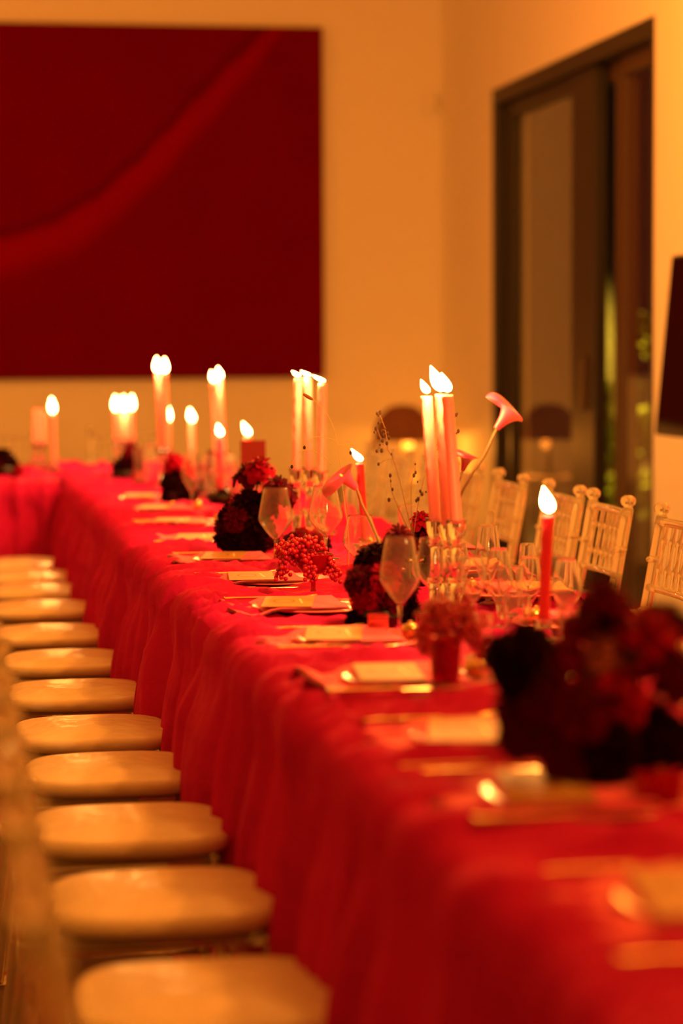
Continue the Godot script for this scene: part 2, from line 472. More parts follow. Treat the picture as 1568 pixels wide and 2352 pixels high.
func materials() -> void:
	mat("wall", lin(0.86, 0.80, 0.64), 0.85)
	mat("ceiling", lin(0.86, 0.82, 0.72), 0.9)
	mat("floor", lin(0.14, 0.075, 0.04), 0.45)
	var cloth := mat("cloth", lin(0.52, 0.010, 0.14), 0.8)
	cloth.metallic_specular = 0.18
	relief(cloth, 0.02, 0.55, 1.6, 4)
	var napkin := mat("napkin", lin(0.88, 0.15, 0.30), 0.8)
	napkin.metallic_specular = 0.25
	relief(napkin, 0.03, 0.1, 3.0)
	var cushion := mat("cushion", lin(0.88, 0.79, 0.60), 0.25)
	relief(cushion, 0.012, 0.25, 2.2, 3)
	clear("acrylic", Color(1.0, 0.97, 0.88), 0.049, 0.0)
	M.acrylic.albedo_color.a = 0.22
	clear("crystal", Color(1, 1, 1), 0.05, 0.02)
	pane("window_glass", Color(1, 1, 1), 0.02)
	var pink := mat("pink_glass", Color(1.0, 0.45, 0.5, 0.25), 0.05)
	pink.transparency = BaseMaterial3D.TRANSPARENCY_ALPHA
	pink.refraction_enabled = true
	pink.refraction_scale = 0.045
	var redglass := mat("red_glass", Color(0.75, 0.05, 0.12, 0.45), 0.03)
	redglass.transparency = BaseMaterial3D.TRANSPARENCY_ALPHA
	redglass.refraction_enabled = true
	redglass.refraction_scale = 0.05
	for k in 2:
		var wax := mat(["wax", "red_wax"][k], [lin(0.93, 0.34, 0.38), lin(0.62, 0.03, 0.09)][k], 0.42)
		wax.subsurf_scatter_enabled = true
		wax.subsurf_scatter_strength = 0.55
	mat("wick", lin(0.02, 0.015, 0.012), 0.9)
	var flame := mat("flame", Color(1, 0.9, 0.7), 1.0)
	flame.emission_enabled = true
	flame.emission = Color(1.0, 0.80, 0.46)
	flame.emission_energy_multiplier = 42.0
	var globe := mat("lamp_globe", Color(1, 0.9, 0.75), 0.6)
	globe.emission_enabled = true
	globe.emission = LAMP
	globe.emission_energy_multiplier = 4.0
	mat("lamp_metal", lin(0.25, 0.18, 0.10), 0.35, 1.0)
	mat("gold", lin(0.72, 0.46, 0.18), 0.25, 1.0)
	mat("plate", lin(0.82, 0.14, 0.20), 0.22)
	mat("bronze", lin(0.020, 0.014, 0.011), 0.45)
	mat("bronze_light", lin(0.075, 0.04, 0.02), 0.5)
	mat("screen", lin(0.004, 0.004, 0.004), 0.06)
	mat("black", lin(0.012, 0.010, 0.010), 0.45)
	mat("dark_shade", lin(0.22, 0.075, 0.03), 0.8)
	mat("wood", lin(0.30, 0.20, 0.12), 0.5)
	mat("console_cloth", lin(0.8, 0.7, 0.5), 0.8)
	mat("vase", lin(0.012, 0.006, 0.006), 0.3)
	var petals := [lin(0.26, 0.001, 0.02), lin(0.085, 0.0, 0.01), lin(0.012, 0.0, 0.002), lin(0.012, 0.013, 0.004), lin(0.34, 0.09, 0.08)]
	for k in petals.size():
		var p := mat("petal_%d" % k, petals[k], 0.65)
		p.metallic_specular = 0.12
		if k < 2:
			p.backlight_enabled = true
			p.backlight = Color(0.16, 0.16, 0.16)
	mat("stem", lin(0.17, 0.09, 0.03), 0.6)
	mat("dry_stem", lin(0.24, 0.13, 0.05), 0.7)
	mat("straw", lin(0.72, 0.52, 0.20), 0.6)
	mat("bud", lin(0.045, 0.016, 0.010), 0.8)
	mat("tail", lin(0.30, 0.09, 0.04), 0.9)
	var lily := mat("lily", lin(0.70, 0.035, 0.15), 0.45)
	lily.backlight_enabled = true
	lily.backlight = Color(0.5, 0.5, 0.5)
	var dark_lily := mat("dark_lily", lin(0.36, 0.008, 0.05), 0.4)
	dark_lily.backlight_enabled = true
	dark_lily.backlight = Color(0.4, 0.4, 0.4)
	var grape := mat("grape", lin(0.46, 0.004, 0.05), 0.15)
	grape.subsurf_scatter_enabled = true
	grape.subsurf_scatter_strength = 0.25
	grape.clearcoat_enabled = true
	grape.clearcoat = 0.25
	grape.clearcoat_roughness = 0.08
	mat("leaf_green", lin(0.50, 0.48, 0.06), 0.5)
	mat("garden_wall", lin(0.34, 0.27, 0.10), 0.9)
	mat("soil", lin(0.06, 0.05, 0.04), 0.95)
	mat("tray", lin(0.5, 0.36, 0.15), 0.3, 1.0)
	mat("red_card", lin(0.24, 0.008, 0.012), 0.7)
	mat("red_bottle", lin(0.10, 0.004, 0.006), 0.1)
	# menu card: warm paper with an oval line ornament printed on it
	var im := Image.create(128, 256, false, Image.FORMAT_RGB8)
	im.fill(Color(0.72, 0.52, 0.30))
	for y in 256:
		for x in 128:
			var e := Vector2((x - 52.0) / 26.0, (y - 120.0) / 44.0).length()
			if absf(e - 1.0) < 0.10:
				im.set_pixel(x, y, Color(0.52, 0.30, 0.14))
			elif absf((x - 96.0) - (y - 120.0) * 0.10) < 2.5 and absf(y - 120.0) < 56:
				im.set_pixel(x, y, Color(0.95, 0.86, 0.66))
	var paper := mat("paper", Color.WHITE, 0.6)
	paper.albedo_texture = ImageTexture.create_from_image(im)
	mat("paper_edge", Color(0.72, 0.52, 0.30), 0.7)


# ======================= lamps and room =======================
func pendant(at: Vector3, energy: float, label: String) -> void:
	var t := thing("pendant_lamp", label, "lamp", at, 0.0, "globe pendants under the ceiling")
	part("globe", done(ball(0.09, 10, 16)), M.lamp_globe, t)
	part("cap", done(lathe([Vector2(0, 0.08), Vector2(0.035, 0.08), Vector2(0.03, 0.12), Vector2(0.006, 0.13), Vector2(0, 0.13)], 14)), M.lamp_metal, t)
	part("cord", done(tube([Vector3(0, 0.12, 0), Vector3(0, 3.66 - at.y, 0)], 0.004, 6)), M.black, t)
	part("ceiling_rose", done(lathe([Vector2(0, 3.63 - at.y), Vector2(0.05, 3.64 - at.y), Vector2(0.055, 3.66 - at.y), Vector2(0.055, 3.70 - at.y)], 16)), M.lamp_metal, t)
	var l := OmniLight3D.new()
	l.name = "lamp_light"
	l.light_color = LAMP
	l.light_energy = energy
	l.omni_range = 30.0
	l.omni_attenuation = 2.0
	l.light_size = 0.06
	l.shadow_enabled = true
	t.add_child(l)


func room() -> void:
	struct("floor", done(box(Vector3(-5.2, -0.12, -14.2), Vector3(3.15, 0, 3.2))), M.floor)
	struct("ceiling", done(box(Vector3(-5.2, 3.7, -14.2), Vector3(3.15, 3.85, 3.2))), M.ceiling)
	struct("wall_back", done(box(Vector3(-5.2, 0, -14.2), Vector3(3.15, 3.7, -14.0))), M.wall)
	struct("wall_front", done(box(Vector3(-5.2, 0, 3.0), Vector3(3.15, 3.7, 3.2))), M.wall)
	struct("wall_left", done(box(Vector3(-5.2, 0, -14.0), Vector3(-5.0, 3.7, 3.0))), M.wall)
	# right wall with the opening of the sliding door
	var z0 := -12.68
	var z1 := -9.725
	var st := box(Vector3(2.95, 0, -14.0), Vector3(3.15, 3.7, z0))
	box(Vector3(2.95, 0, z1), Vector3(3.15, 3.7, 3.0), 0.0, st)
	box(Vector3(2.95, 2.66, z0), Vector3(3.15, 3.7, z1), 0.0, st)
	struct("wall_right", done(st), M.wall)
	var d := Node3D.new()
	d.name = "door_1"
	add_child(d)
	d.set_meta("kind", "structure")
	d.position = Vector3(3.0, 0, 0)
	struct("jamb", done(box(Vector3(-0.05, 0, z0), Vector3(0.12, 2.66, z0 + 0.06), 0.004)), M.bronze, Vector3.ZERO, d)
	struct("jamb", done(box(Vector3(-0.05, 0, z1 - 0.05), Vector3(0.12, 2.66, z1), 0.004)), M.bronze, Vector3.ZERO, d)
	struct("head", done(box(Vector3(-0.05, 2.58, z0 + 0.06), Vector3(0.12, 2.66, z1 - 0.05), 0.004)), M.bronze, Vector3.ZERO, d)
	struct("sill", done(box(Vector3(-0.05, 0, z0 + 0.06), Vector3(0.12, 0.03, z1 - 0.05), 0.004)), M.bronze, Vector3.ZERO, d)
	panel(d, z0 + 0.06, -10.786, 0.0, 0.15, 0.40, M.bronze)
	panel(d, -11.16, -10.481, 0.06, 0.09, 0.17, M.bronze_light)
	panel(d, -10.478, z1 - 0.05, 0.03, 0.0, 0.16, M.bronze_light)
	struct("handle", done(box(Vector3(-0.035, 1.0, -10.95), Vector3(-0.005, 1.25, -10.92), 0.006)), M.bronze_light, Vector3.ZERO, d)
	# little sensor box up on the back wall by the corner
	single("motion_sensor", done(box(Vector3(-0.035, -0.05, 0), Vector3(0.035, 0.05, 0.045), 0.012)), M.wall, "small pale sensor box high on the far wall near the corner", "sensor", Vector3(2.88, 2.72, -14.0))


func panel(d: Node3D, za: float, zb: float, x: float, wa: float, wb: float, m: Material) -> void:
	if wa > 0.0:
		struct("stile", done(box(Vector3(x, 0.03, za), Vector3(x + 0.05, 2.58, za + wa), 0.004)), m, Vector3.ZERO, d)
	if wb > 0.0:
		struct("stile", done(box(Vector3(x - 0.012, 0.03, zb - wb), Vector3(x + 0.05, 2.58, zb), 0.004)), m, Vector3.ZERO, d)
	struct("top_rail", done(box(Vector3(x, 2.50, za + wa), Vector3(x + 0.05, 2.58, zb - wb), 0.004)), m, Vector3.ZERO, d)
	struct("bottom_rail", done(box(Vector3(x, 0.03, za + wa), Vector3(x + 0.05, 0.13, zb - wb), 0.004)), m, Vector3.ZERO, d)
	var st := begin()
	var a := Vector3(x + 0.025, 0.13, za + wa)
	var b := Vector3(x + 0.025, 2.50, zb - wb)
	tri(st, Vector3(a.x, a.y, a.z), Vector3(a.x, b.y, a.z), Vector3(a.x, b.y, b.z))
	tri(st, Vector3(a.x, a.y, a.z), Vector3(a.x, b.y, b.z), Vector3(a.x, a.y, b.z))
	struct("pane", done(st), M.window_glass, Vector3.ZERO, d)


# ======================= tables =======================
func fold(a: float, b: float) -> Vector2:
	# (creases 0..1, slow swell -1..1) of the gathered cloth; a across, b along the table
	var far := clampf((a - 0.52) / 0.45, 0.0, 1.0)
	var bb := b + 0.10 * fold_noise.get_noise_2d(a * 1.3, b * 0.8 + 40.0) + 0.09 * (1.0 - far) * (1.0 - far) * fold_noise.get_noise_2d(b * 1.6, 7.0)
	var n := fold_noise.get_noise_2d(bb * 6.0, a * 0.7)
	var m := fold_noise.get_noise_2d(bb * 10.0 + 90.0, a * 0.9 + 5.0)
	var c := pow(clampf(1.0 - absf(n) * 3.4, 0.0, 1.0), 1.2)
	var d := pow(clampf(1.0 - absf(m) * 3.4, 0.0, 1.0), 1.2)
	return Vector2(c * 0.75 + d * 0.5, n)


func flat_spot(a: float, b: float) -> float:
	# plates press the cloth flat; 1 is loose cloth
	var k := 1.0
	for z in PLATES:
		k = minf(k, smoothstep(0.10, 0.16, Vector2((a - 0.775) * 0.85, b - z).length()))
	return 0.2 + 0.8 * k


func ridges(a: float, b: float) -> float:
	return 0.032 * fold(a, b).x * flat_spot(a, b)


func cloth_y(x: float, z: float) -> float:
	return TOP + ridges(x, z)


func rest(x: float, z: float, r: float) -> float:
	var y := 0.0
	for i in 9:
		var o := Vector2.ZERO if i == 8 else Vector2.from_angle(TAU * i / 8.0) * r
		y = maxf(y, cloth_y(x + o.x, z + o.y))
	return y


func left_row() -> Array:
	return [-1.9, -2.47, -3.06, -3.64, -4.2, -4.77, -5.28, -5.88, -6.49, -7.12, -7.82, -8.4, -8.93, -9.45]


# one point of the draped cloth: s 0..1 from the left hem over the top to the right hem
func drape(s: float, b: float, a0: float, a1: float, seats: Array, salt: float) -> Vector3:
	var drop := 0.735
	var r := 0.035
	var arc := r * PI / 2
	var flat := a1 - a0 - 2 * r
	var length := 2 * (drop - r) + 2 * arc + flat
	# spend more of the grid on the left drop and its edge
	var d := length * s
	var p := Vector2.ZERO
	var n := Vector2.ZERO
	var down := 0.0
	if d < drop - r:
		down = drop - r - d
		p = Vector2(a0, TOP - r - down)
		n = Vector2(-1, 0)
	elif d < drop - r + arc:
		var t := (d - (drop - r)) / r
		p = Vector2(a0 + r - r * cos(t), TOP - r + r * sin(t))
		n = Vector2(-cos(t), sin(t))
	elif d < drop - r + arc + flat:
		p = Vector2(a0 + r + d - (drop - r + arc), TOP)
		n = Vector2(0, 1)
	elif d < drop - r + 2 * arc + flat:
		var t := (d - (drop - r + arc + flat)) / r
		p = Vector2(a1 - r + r * sin(t), TOP - r + r * cos(t))
		n = Vector2(sin(t), cos(t))
	else:
		down = d - (drop - r + 2 * arc + flat)
		p = Vector2(a1, TOP - r - down)
		n = Vector2(1, 0)
	var top := ridges(p.x, b) if salt == 0.0 else ridges(p.x + salt, b + salt)
	var k := smoothstep(0.0, 0.14, down)
	var run := fold(p.x + salt, b + salt)
	var f := fold_noise.get_noise_2d(b * 3.4 + salt * 3.0, 20.0 + salt + 0.3 * down)
	var fine := fold_noise.get_noise_2d(b * 17.0 + salt, 50.0 + 0.5 * down)
	var near := 0.0
	for z in seats:
		near = maxf(near, smoothstep(0.30, 0.13, absf(b - z)))
	var pleat := (0.058 * (0.55 - pow(minf(sqrt(run.y * run.y + 0.0012) * 1.8, 1.2), 0.7)) + 0.040 * f + 0.012 * fine) * k
	pleat = clampf(pleat, -0.04, 0.05) * (1.0 - 0.3 * near * smoothstep(0.10, 0.28, down))
	pleat += (0.050 - 0.012 * near) * smoothstep(0.0, 0.28, down)
	var off := top * (1.0 - smoothstep(0.0, 0.12, down)) + pleat + 0.004 * smoothstep(0.0, 0.12, down)
	p += n * off
	return Vector3(p.x, maxf(p.y, 0.006), b)


func tables() -> void:
	for k in 5:
		var zc := -2.0 - 2.05 * k
		var t := thing("banquet_table", "folding table under the red cloth, %s along the row from the camera" % ORDER[k], "table", Vector3(0.95, 0, zc), 0.0, "folding tables hidden under the long red cloth")
		part("tabletop", done(box(Vector3(-0.39, 0.70, -1.0), Vector3(0.39, 0.738, 1.0), 0.005)), M.wood, t)
		for sx in [-0.34, 0.34]:
			for sz in [-0.85, 0.85]:
				part("leg", done(tube([Vector3(sx, 0, sz), Vector3(sx, 0.70, sz)], 0.014, 8)), M.black, t)
	var seats := left_row()
	for z in [-5.5, -6.12, -6.68, -7.24, -7.85, -8.4, -9.0, -9.55]:
		seats.append(z)
	var main := func(u: float, v: float) -> Vector3:
		return drape(u, -0.95 - v * 10.35, 0.525, 1.37, left_row(), 0.0)
	single("tablecloth", done(grid(110, 690, main, true)), M.cloth, "crimson tablecloth with gathered folds running down the whole long table", "tablecloth")
	var t2 := thing("banquet_table", "folding table under the red cloth of the cross table at far left", "table", Vector3(-0.75, 0, -10.6), 0.0, "folding tables hidden under the long red cloth")
	part("tabletop", done(box(Vector3(-1.1, 0.70, -0.6), Vector3(1.1, 0.738, 0.6), 0.005)), M.wood, t2)
	for sx in [-1.0, 1.0]:
		for sz in [-0.5, 0.5]:
			part("leg", done(tube([Vector3(sx, 0, sz), Vector3(sx, 0.70, sz)], 0.014, 8)), M.black, t2)
	# the cross table's own cloth: across runs along z, along runs along x
	var cross := func(u: float, v: float) -> Vector3:
		var p := drape(u, v * 2.45, 0.0, 1.36, [], 5.0)
		return Vector3(0.50 - p.z, p.y, -9.93 - p.x)
	single("tablecloth", done(grid(90, 150, cross, false)), M.cloth, "crimson tablecloth with deep pleats on the cross table at far left", "tablecloth")


# ======================= chairs =======================
func ringed(length: float, r: float, rings: Array, seg := 10) -> ArrayMesh:
	# a turned bar of that length along y with raised rings at these heights
	var prof := [Vector2(0, 0), Vector2(r, 0)]
	for h in rings:
		prof.append_array([Vector2(r, h - 0.010), Vector2(r * 1.38, h - 0.005), Vector2(r * 1.45, h), Vector2(r * 1.38, h + 0.005), Vector2(r, h + 0.010)])
	prof.append_array([Vector2(r, length), Vector2(0, length)])
	return done(lathe(prof, seg))


func stand(o: MeshInstance3D, a: Vector3, b: Vector3) -> MeshInstance3D:
	# put a bar built along y from a towards b
	var y := (b - a).normalized()
	var x := y.cross(Vector3(0, 0, 1) if absf(y.z) < 0.9 else Vector3(1, 0, 0)).normalized()
	o.transform = Transform3D(Basis(x, y, x.cross(y)), a)
	return o


func cushion_mesh() -> ArrayMesh:
	var f := func(u: float, v: float) -> Vector3:
		# v from the underside's middle round the edge to the top's middle
		var ang := TAU * u
		var e := 2.0 / 3.6
		var rim := Vector2(signf(cos(ang)) * pow(absf(cos(ang)), e) * 0.172, signf(sin(ang)) * pow(absf(sin(ang)), e) * 0.180)
		rim.y *= 1.0 + 0.10 * rim.x   # wider in front
		var k := 0.0
		var y := 0.0
		if v < 0.2:
			k = v / 0.2 * 0.90
		elif v < 0.55:
			var t := (v - 0.2) / 0.35 * PI
			k = 0.90 + 0.10 * sin(t)
			y = 0.0165 - 0.0165 * cos(t)
		else:
			var t := (v - 0.55) / 0.45
			k = 0.90 * (1.0 - t)
			y = 0.033 + 0.015 * (1.0 - pow(1.0 - t, 2.4))
		return Vector3(rim.x * k, y, rim.y * k)
	return done(grid(56, 26, f, false))


var chair0: Node3D


func make_chair(label: String, at: Vector3, turn: float, group: String) -> Node3D:
	var t := thing("clear_chair", label, "chair", at, turn, group)
	var A: Material = M.acrylic
	# seat frame: a rounded slab with its own edges
	part("seat_frame", done(box(Vector3(-0.170, 0.415, -0.140), Vector3(0.140, 0.439, 0.140), 0.008)), A, t)
	part("cushion", cushion_mesh(), M.cushion, t, Vector3(-0.004, 0.440, 0))
	var front := ringed(0.42, 0.0135, [0.06, 0.20, 0.34])
	for s in [-1.0, 1.0]:
		part("front_leg", front, A, t, Vector3(0.145, 0, s * 0.155))
		# back post: splayed foot, upright to the seat, then leaning back
		var path := [Vector3(-0.225, 0, s * 0.168), Vector3(-0.195, 0.25, s * 0.168), Vector3(-0.188, 0.42, s * 0.168), Vector3(-0.198, 0.50, s * 0.168), Vector3(-0.235, 0.70, s * 0.168), Vector3(-0.268, 0.885, s * 0.168)]
		var st := tube(curve(path, 18), 0.0145, 12)
		for h in [0.30, 0.44, 0.555, 0.655, 0.78]:
			var x: float = -0.19 if h < 0.46 else -0.198 - 0.172 * (h - 0.50)
			ball(0.020, 6, 12, st, Vector3(x, h, s * 0.168), 0.45)
		part("back_post", done(st), A, t)
		part("finial", done(lathe([Vector2(0, 0), Vector2(0.013, 0), Vector2(0.011, 0.006), Vector2(0.018, 0.012), Vector2(0.0205, 0.02), Vector2(0.018, 0.028), Vector2(0.010, 0.034), Vector2(0, 0.035)], 14)), A, t, Vector3(-0.268, 0.884, s * 0.168))
	# rails between the posts, bowed a little backwards
	for h in [0.872, 0.712, 0.640, 0.545]:
		var x: float = -0.198 - 0.172 * (h - 0.50)
		var path := []
		for k in 9:
			var z := lerpf(-0.165, 0.165, k / 8.0)
			path.append(Vector3(x - 0.012 * (1.0 - pow(z / 0.165, 2.0)), h, z))
		part("back_rail", done(tube(path, 0.0105 if h > 0.8 else 0.009, 10)), A, t)
	var rod := ringed(0.16, 0.0062, [0.045, 0.115], 8)
	for k in 6:
		var z := lerpf(-0.125, 0.125, k / 5.0)
		var bow := 0.012 * (1.0 - pow(z / 0.165, 2.0))
		stand(part("spindle", rod, A, t), Vector3(-0.198 - 0.172 * 0.212 - bow, 0.712, z), Vector3(-0.198 - 0.172 * 0.372 - bow, 0.872, z))
	var short := ringed(0.095, 0.0062, [0.048], 8)
	for k in 3:
		var z := lerpf(-0.09, 0.09, k / 2.0)
		var bow := 0.012 * (1.0 - pow(z / 0.165, 2.0))
		stand(part("spindle", short, A, t), Vector3(-0.198 - 0.172 * 0.045 - bow, 0.545, z), Vector3(-0.198 - 0.172 * 0.14 - bow, 0.640, z))
	for s in [-1.0, 1.0]:
		part("stretcher", done(tube([Vector3(-0.20, 0.20, s * 0.169), Vector3(0.145, 0.20, s * 0.155)], 0.009, 8)), A, t)
	part("stretcher", done(tube([Vector3(0.145, 0.26, -0.155), Vector3(0.145, 0.26, 0.155)], 0.009, 8)), A, t)
	part("stretcher", done(tube([Vector3(-0.20, 0.26, -0.168), Vector3(-0.20, 0.26, 0.168)], 0.009, 8)), A, t)
	return t


func chairs() -> void:
	var row := left_row()
	chair0 = make_chair("nearest clear chair on the left, only its blurred back posts in the corner", Vector3(0.335, 0, row[0]), 0.0, "clear chairs along the left of the table")
	dup(chair0, "clear_chair", "clear chair at the lower left whose cushion lies just below the frame", Vector3(0.335, 0, row[1]), 0.0)
	for k in range(2, row.size()):
		var lab := "clear chair with ivory cushion on the left, cushion number %s from the camera" % ORDER[k - 2]
		if k == 2:
			lab = "clear chair on the left with the nearest and largest ivory cushion in view"
		elif k == row.size() - 1:
			lab = "clear chair on the left with the farthest ivory cushion, against the cross table"
		dup(chair0, "clear_chair", lab, Vector3(0.335 + 0.006 * sin(k * 4.1), 0, row[k]), 0.012 * sin(k * 2.7))
	var right := [-5.50, -6.13, -6.60, -7.24, -7.85, -8.42, -9.0, -9.55]
	var names := ["clear chair back cut by the right edge, in front of the cream wall", "clear chair back with shiny corner knob, just left of the bright wall", "clear chair back close behind the knobbed one, right of the lone red candle", "clear chair back standing alone before the dark door, right of the calla lily", "blurred clear chair back just right of the tall candle trio", "clear chair on the right hidden behind the tall candle trio", "blurred clear chair seen left of the tall trio, second from the far end", "blurred farthest clear chair on the right, behind the dried stems"]
	for k in right.size():
		var c := dup(chair0, "clear_chair", names[k], Vector3(1.475, 0, right[k]), PI + 0.02 * sin(k * 3.3))
		c.set_meta("group", "clear chairs along the right of the table")
	var c1 := dup(chair0, "clear_chair", "faint far chair behind the cross table, beside the leftmost candle", Vector3(0.30, 0, -11.58), -PI / 2)
	c1.set_meta("group", "clear chairs behind the far end of the tables")
	var c2 := dup(chair0, "clear_chair", "faint far chair at the end of the long table behind the row of three", Vector3(0.92, 0, -11.62), -PI / 2)
	c2.set_meta("group", "clear chairs behind the far end of the tables")


# ======================= wall things =======================
func along(points: Array, x: float) -> float:
	for k in points.size() - 1:
		if x <= points[k + 1].x:
			var t: float = clampf((x - points[k].x) / (points[k + 1].x - points[k].x), 0, 1)
			return lerpf(points[k].y, points[k + 1].y, t * t * (3 - 2 * t) * 0.4 + t * 0.6)
	return points[-1].y


func canvas() -> void:
	# canvas colour: dark red field with one sweeping lighter band; metres from its top right corner
	var w := 3.54
	var h := 2.02
	var im := Image.create(708, 404, false, Image.FORMAT_RGB8)
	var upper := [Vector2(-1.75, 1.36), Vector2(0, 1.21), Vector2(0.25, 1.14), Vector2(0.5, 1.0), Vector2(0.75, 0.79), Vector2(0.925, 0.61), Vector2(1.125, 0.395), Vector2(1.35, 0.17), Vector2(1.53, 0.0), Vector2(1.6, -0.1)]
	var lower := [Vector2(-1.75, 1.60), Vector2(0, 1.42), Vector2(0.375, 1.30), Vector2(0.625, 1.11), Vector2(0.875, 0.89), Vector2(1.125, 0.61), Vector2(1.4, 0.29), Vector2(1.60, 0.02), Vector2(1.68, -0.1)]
	for j in 404:
		for i in 708:
			var x := i / 708.0 * w - (w - 1.845)
			var y := j / 404.0 * h
			var a := along(upper, x)
			var b := along(lower, x)
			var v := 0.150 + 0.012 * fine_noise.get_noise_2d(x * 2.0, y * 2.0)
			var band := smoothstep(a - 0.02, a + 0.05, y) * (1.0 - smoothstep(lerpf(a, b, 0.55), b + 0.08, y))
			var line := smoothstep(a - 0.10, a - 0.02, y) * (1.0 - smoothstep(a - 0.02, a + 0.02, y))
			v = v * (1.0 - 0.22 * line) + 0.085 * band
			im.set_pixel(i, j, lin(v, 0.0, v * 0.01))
	var m := mat("canvas_face", Color.WHITE, 0.85)
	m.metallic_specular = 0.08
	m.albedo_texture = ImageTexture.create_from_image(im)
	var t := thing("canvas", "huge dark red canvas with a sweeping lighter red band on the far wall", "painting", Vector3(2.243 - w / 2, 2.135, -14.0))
	part("stretcher_frame", done(box(Vector3(-w / 2, -h / 2, 0.0), Vector3(w / 2, h / 2, 0.045), 0.004)), mat("canvas_side", lin(0.15, 0.003, 0.004), 0.85), t)
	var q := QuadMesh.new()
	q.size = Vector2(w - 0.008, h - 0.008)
	part("canvas_front", q, m, t, Vector3(0, 0, 0.0465))


func television() -> void:
	var t := thing("television", "black flat screen tilted forward on the wall, cut by the right edge", "television", Vector3(2.84, 1.65, -9.13))
	t.rotation.z = deg_to_rad(-5.5)
	# local: top far corner at the origin, screen faces -x, extends towards +z and down
	part("casing", done(box(Vector3(0.002, -0.70, 0), Vector3(0.035, 0, 1.24), 0.006)), M.black, t)
	part("screen", done(box(Vector3(-0.001, -0.688, 0.012), Vector3(0.003, -0.012, 1.228), 0.001)), M.screen, t)
	part("wall_mount", done(box(Vector3(0.03, -0.48, 0.45), Vector3(0.10, -0.22, 0.79), 0.006)), M.black, t)


func far_lamp() -> void:
	var c := thing("console_table", "pale covered side table by the far wall, behind the right chairs", "table", Vector3(2.55, 0, -13.45))
	part("tabletop", done(box(Vector3(-0.38, 0.53, -0.22), Vector3(0.34, 0.56, 0.22), 0.006)), M.console_cloth, c)
	for sx in [-0.34, 0.30]:
		for sz in [-0.18, 0.18]:
			part("leg", done(box(Vector3(sx - 0.02, 0, sz - 0.02), Vector3(sx + 0.02, 0.53, sz + 0.02), 0.003)), M.wood, c)
	var t := thing("table_lamp", "dark domed table lamp glowing underneath, blurred behind the dried stems", "lamp", Vector3(2.60, 0.561, -13.4))
	part("base", done(lathe([Vector2(0, 0), Vector2(0.07, 0), Vector2(0.07, 0.012), Vector2(0.012, 0.02), Vector2(0.010, 0.21), Vector2(0, 0.21)], 18)), M.lamp_metal, t)
	part("shade", done(lathe([Vector2(0.165, 0.21), Vector2(0.168, 0.225), Vector2(0.158, 0.29), Vector2(0.125, 0.36), Vector2(0.07, 0.405), Vector2(0.0, 0.415), Vector2(0.0, 0.405), Vector2(0.065, 0.395), Vector2(0.118, 0.352), Vector2(0.15, 0.288), Vector2(0.16, 0.225), Vector2(0.165, 0.21)], 24)), M.dark_shade, t)
	part("bulb", done(ball(0.026, 8, 12)), M.lamp_globe, t, Vector3(0.03, 0.185, 0.03))
	var l := OmniLight3D.new()
	l.name = "bulb_light"
	l.light_color = LAMP
	l.light_energy = 0.2
	l.light_size = 0.02
	l.omni_range = 10.0
	l.omni_attenuation = 2.0
	l.shadow_enabled = true
	t.add_child(l)
	l.position = Vector3(0.03, 0.185, 0.03)


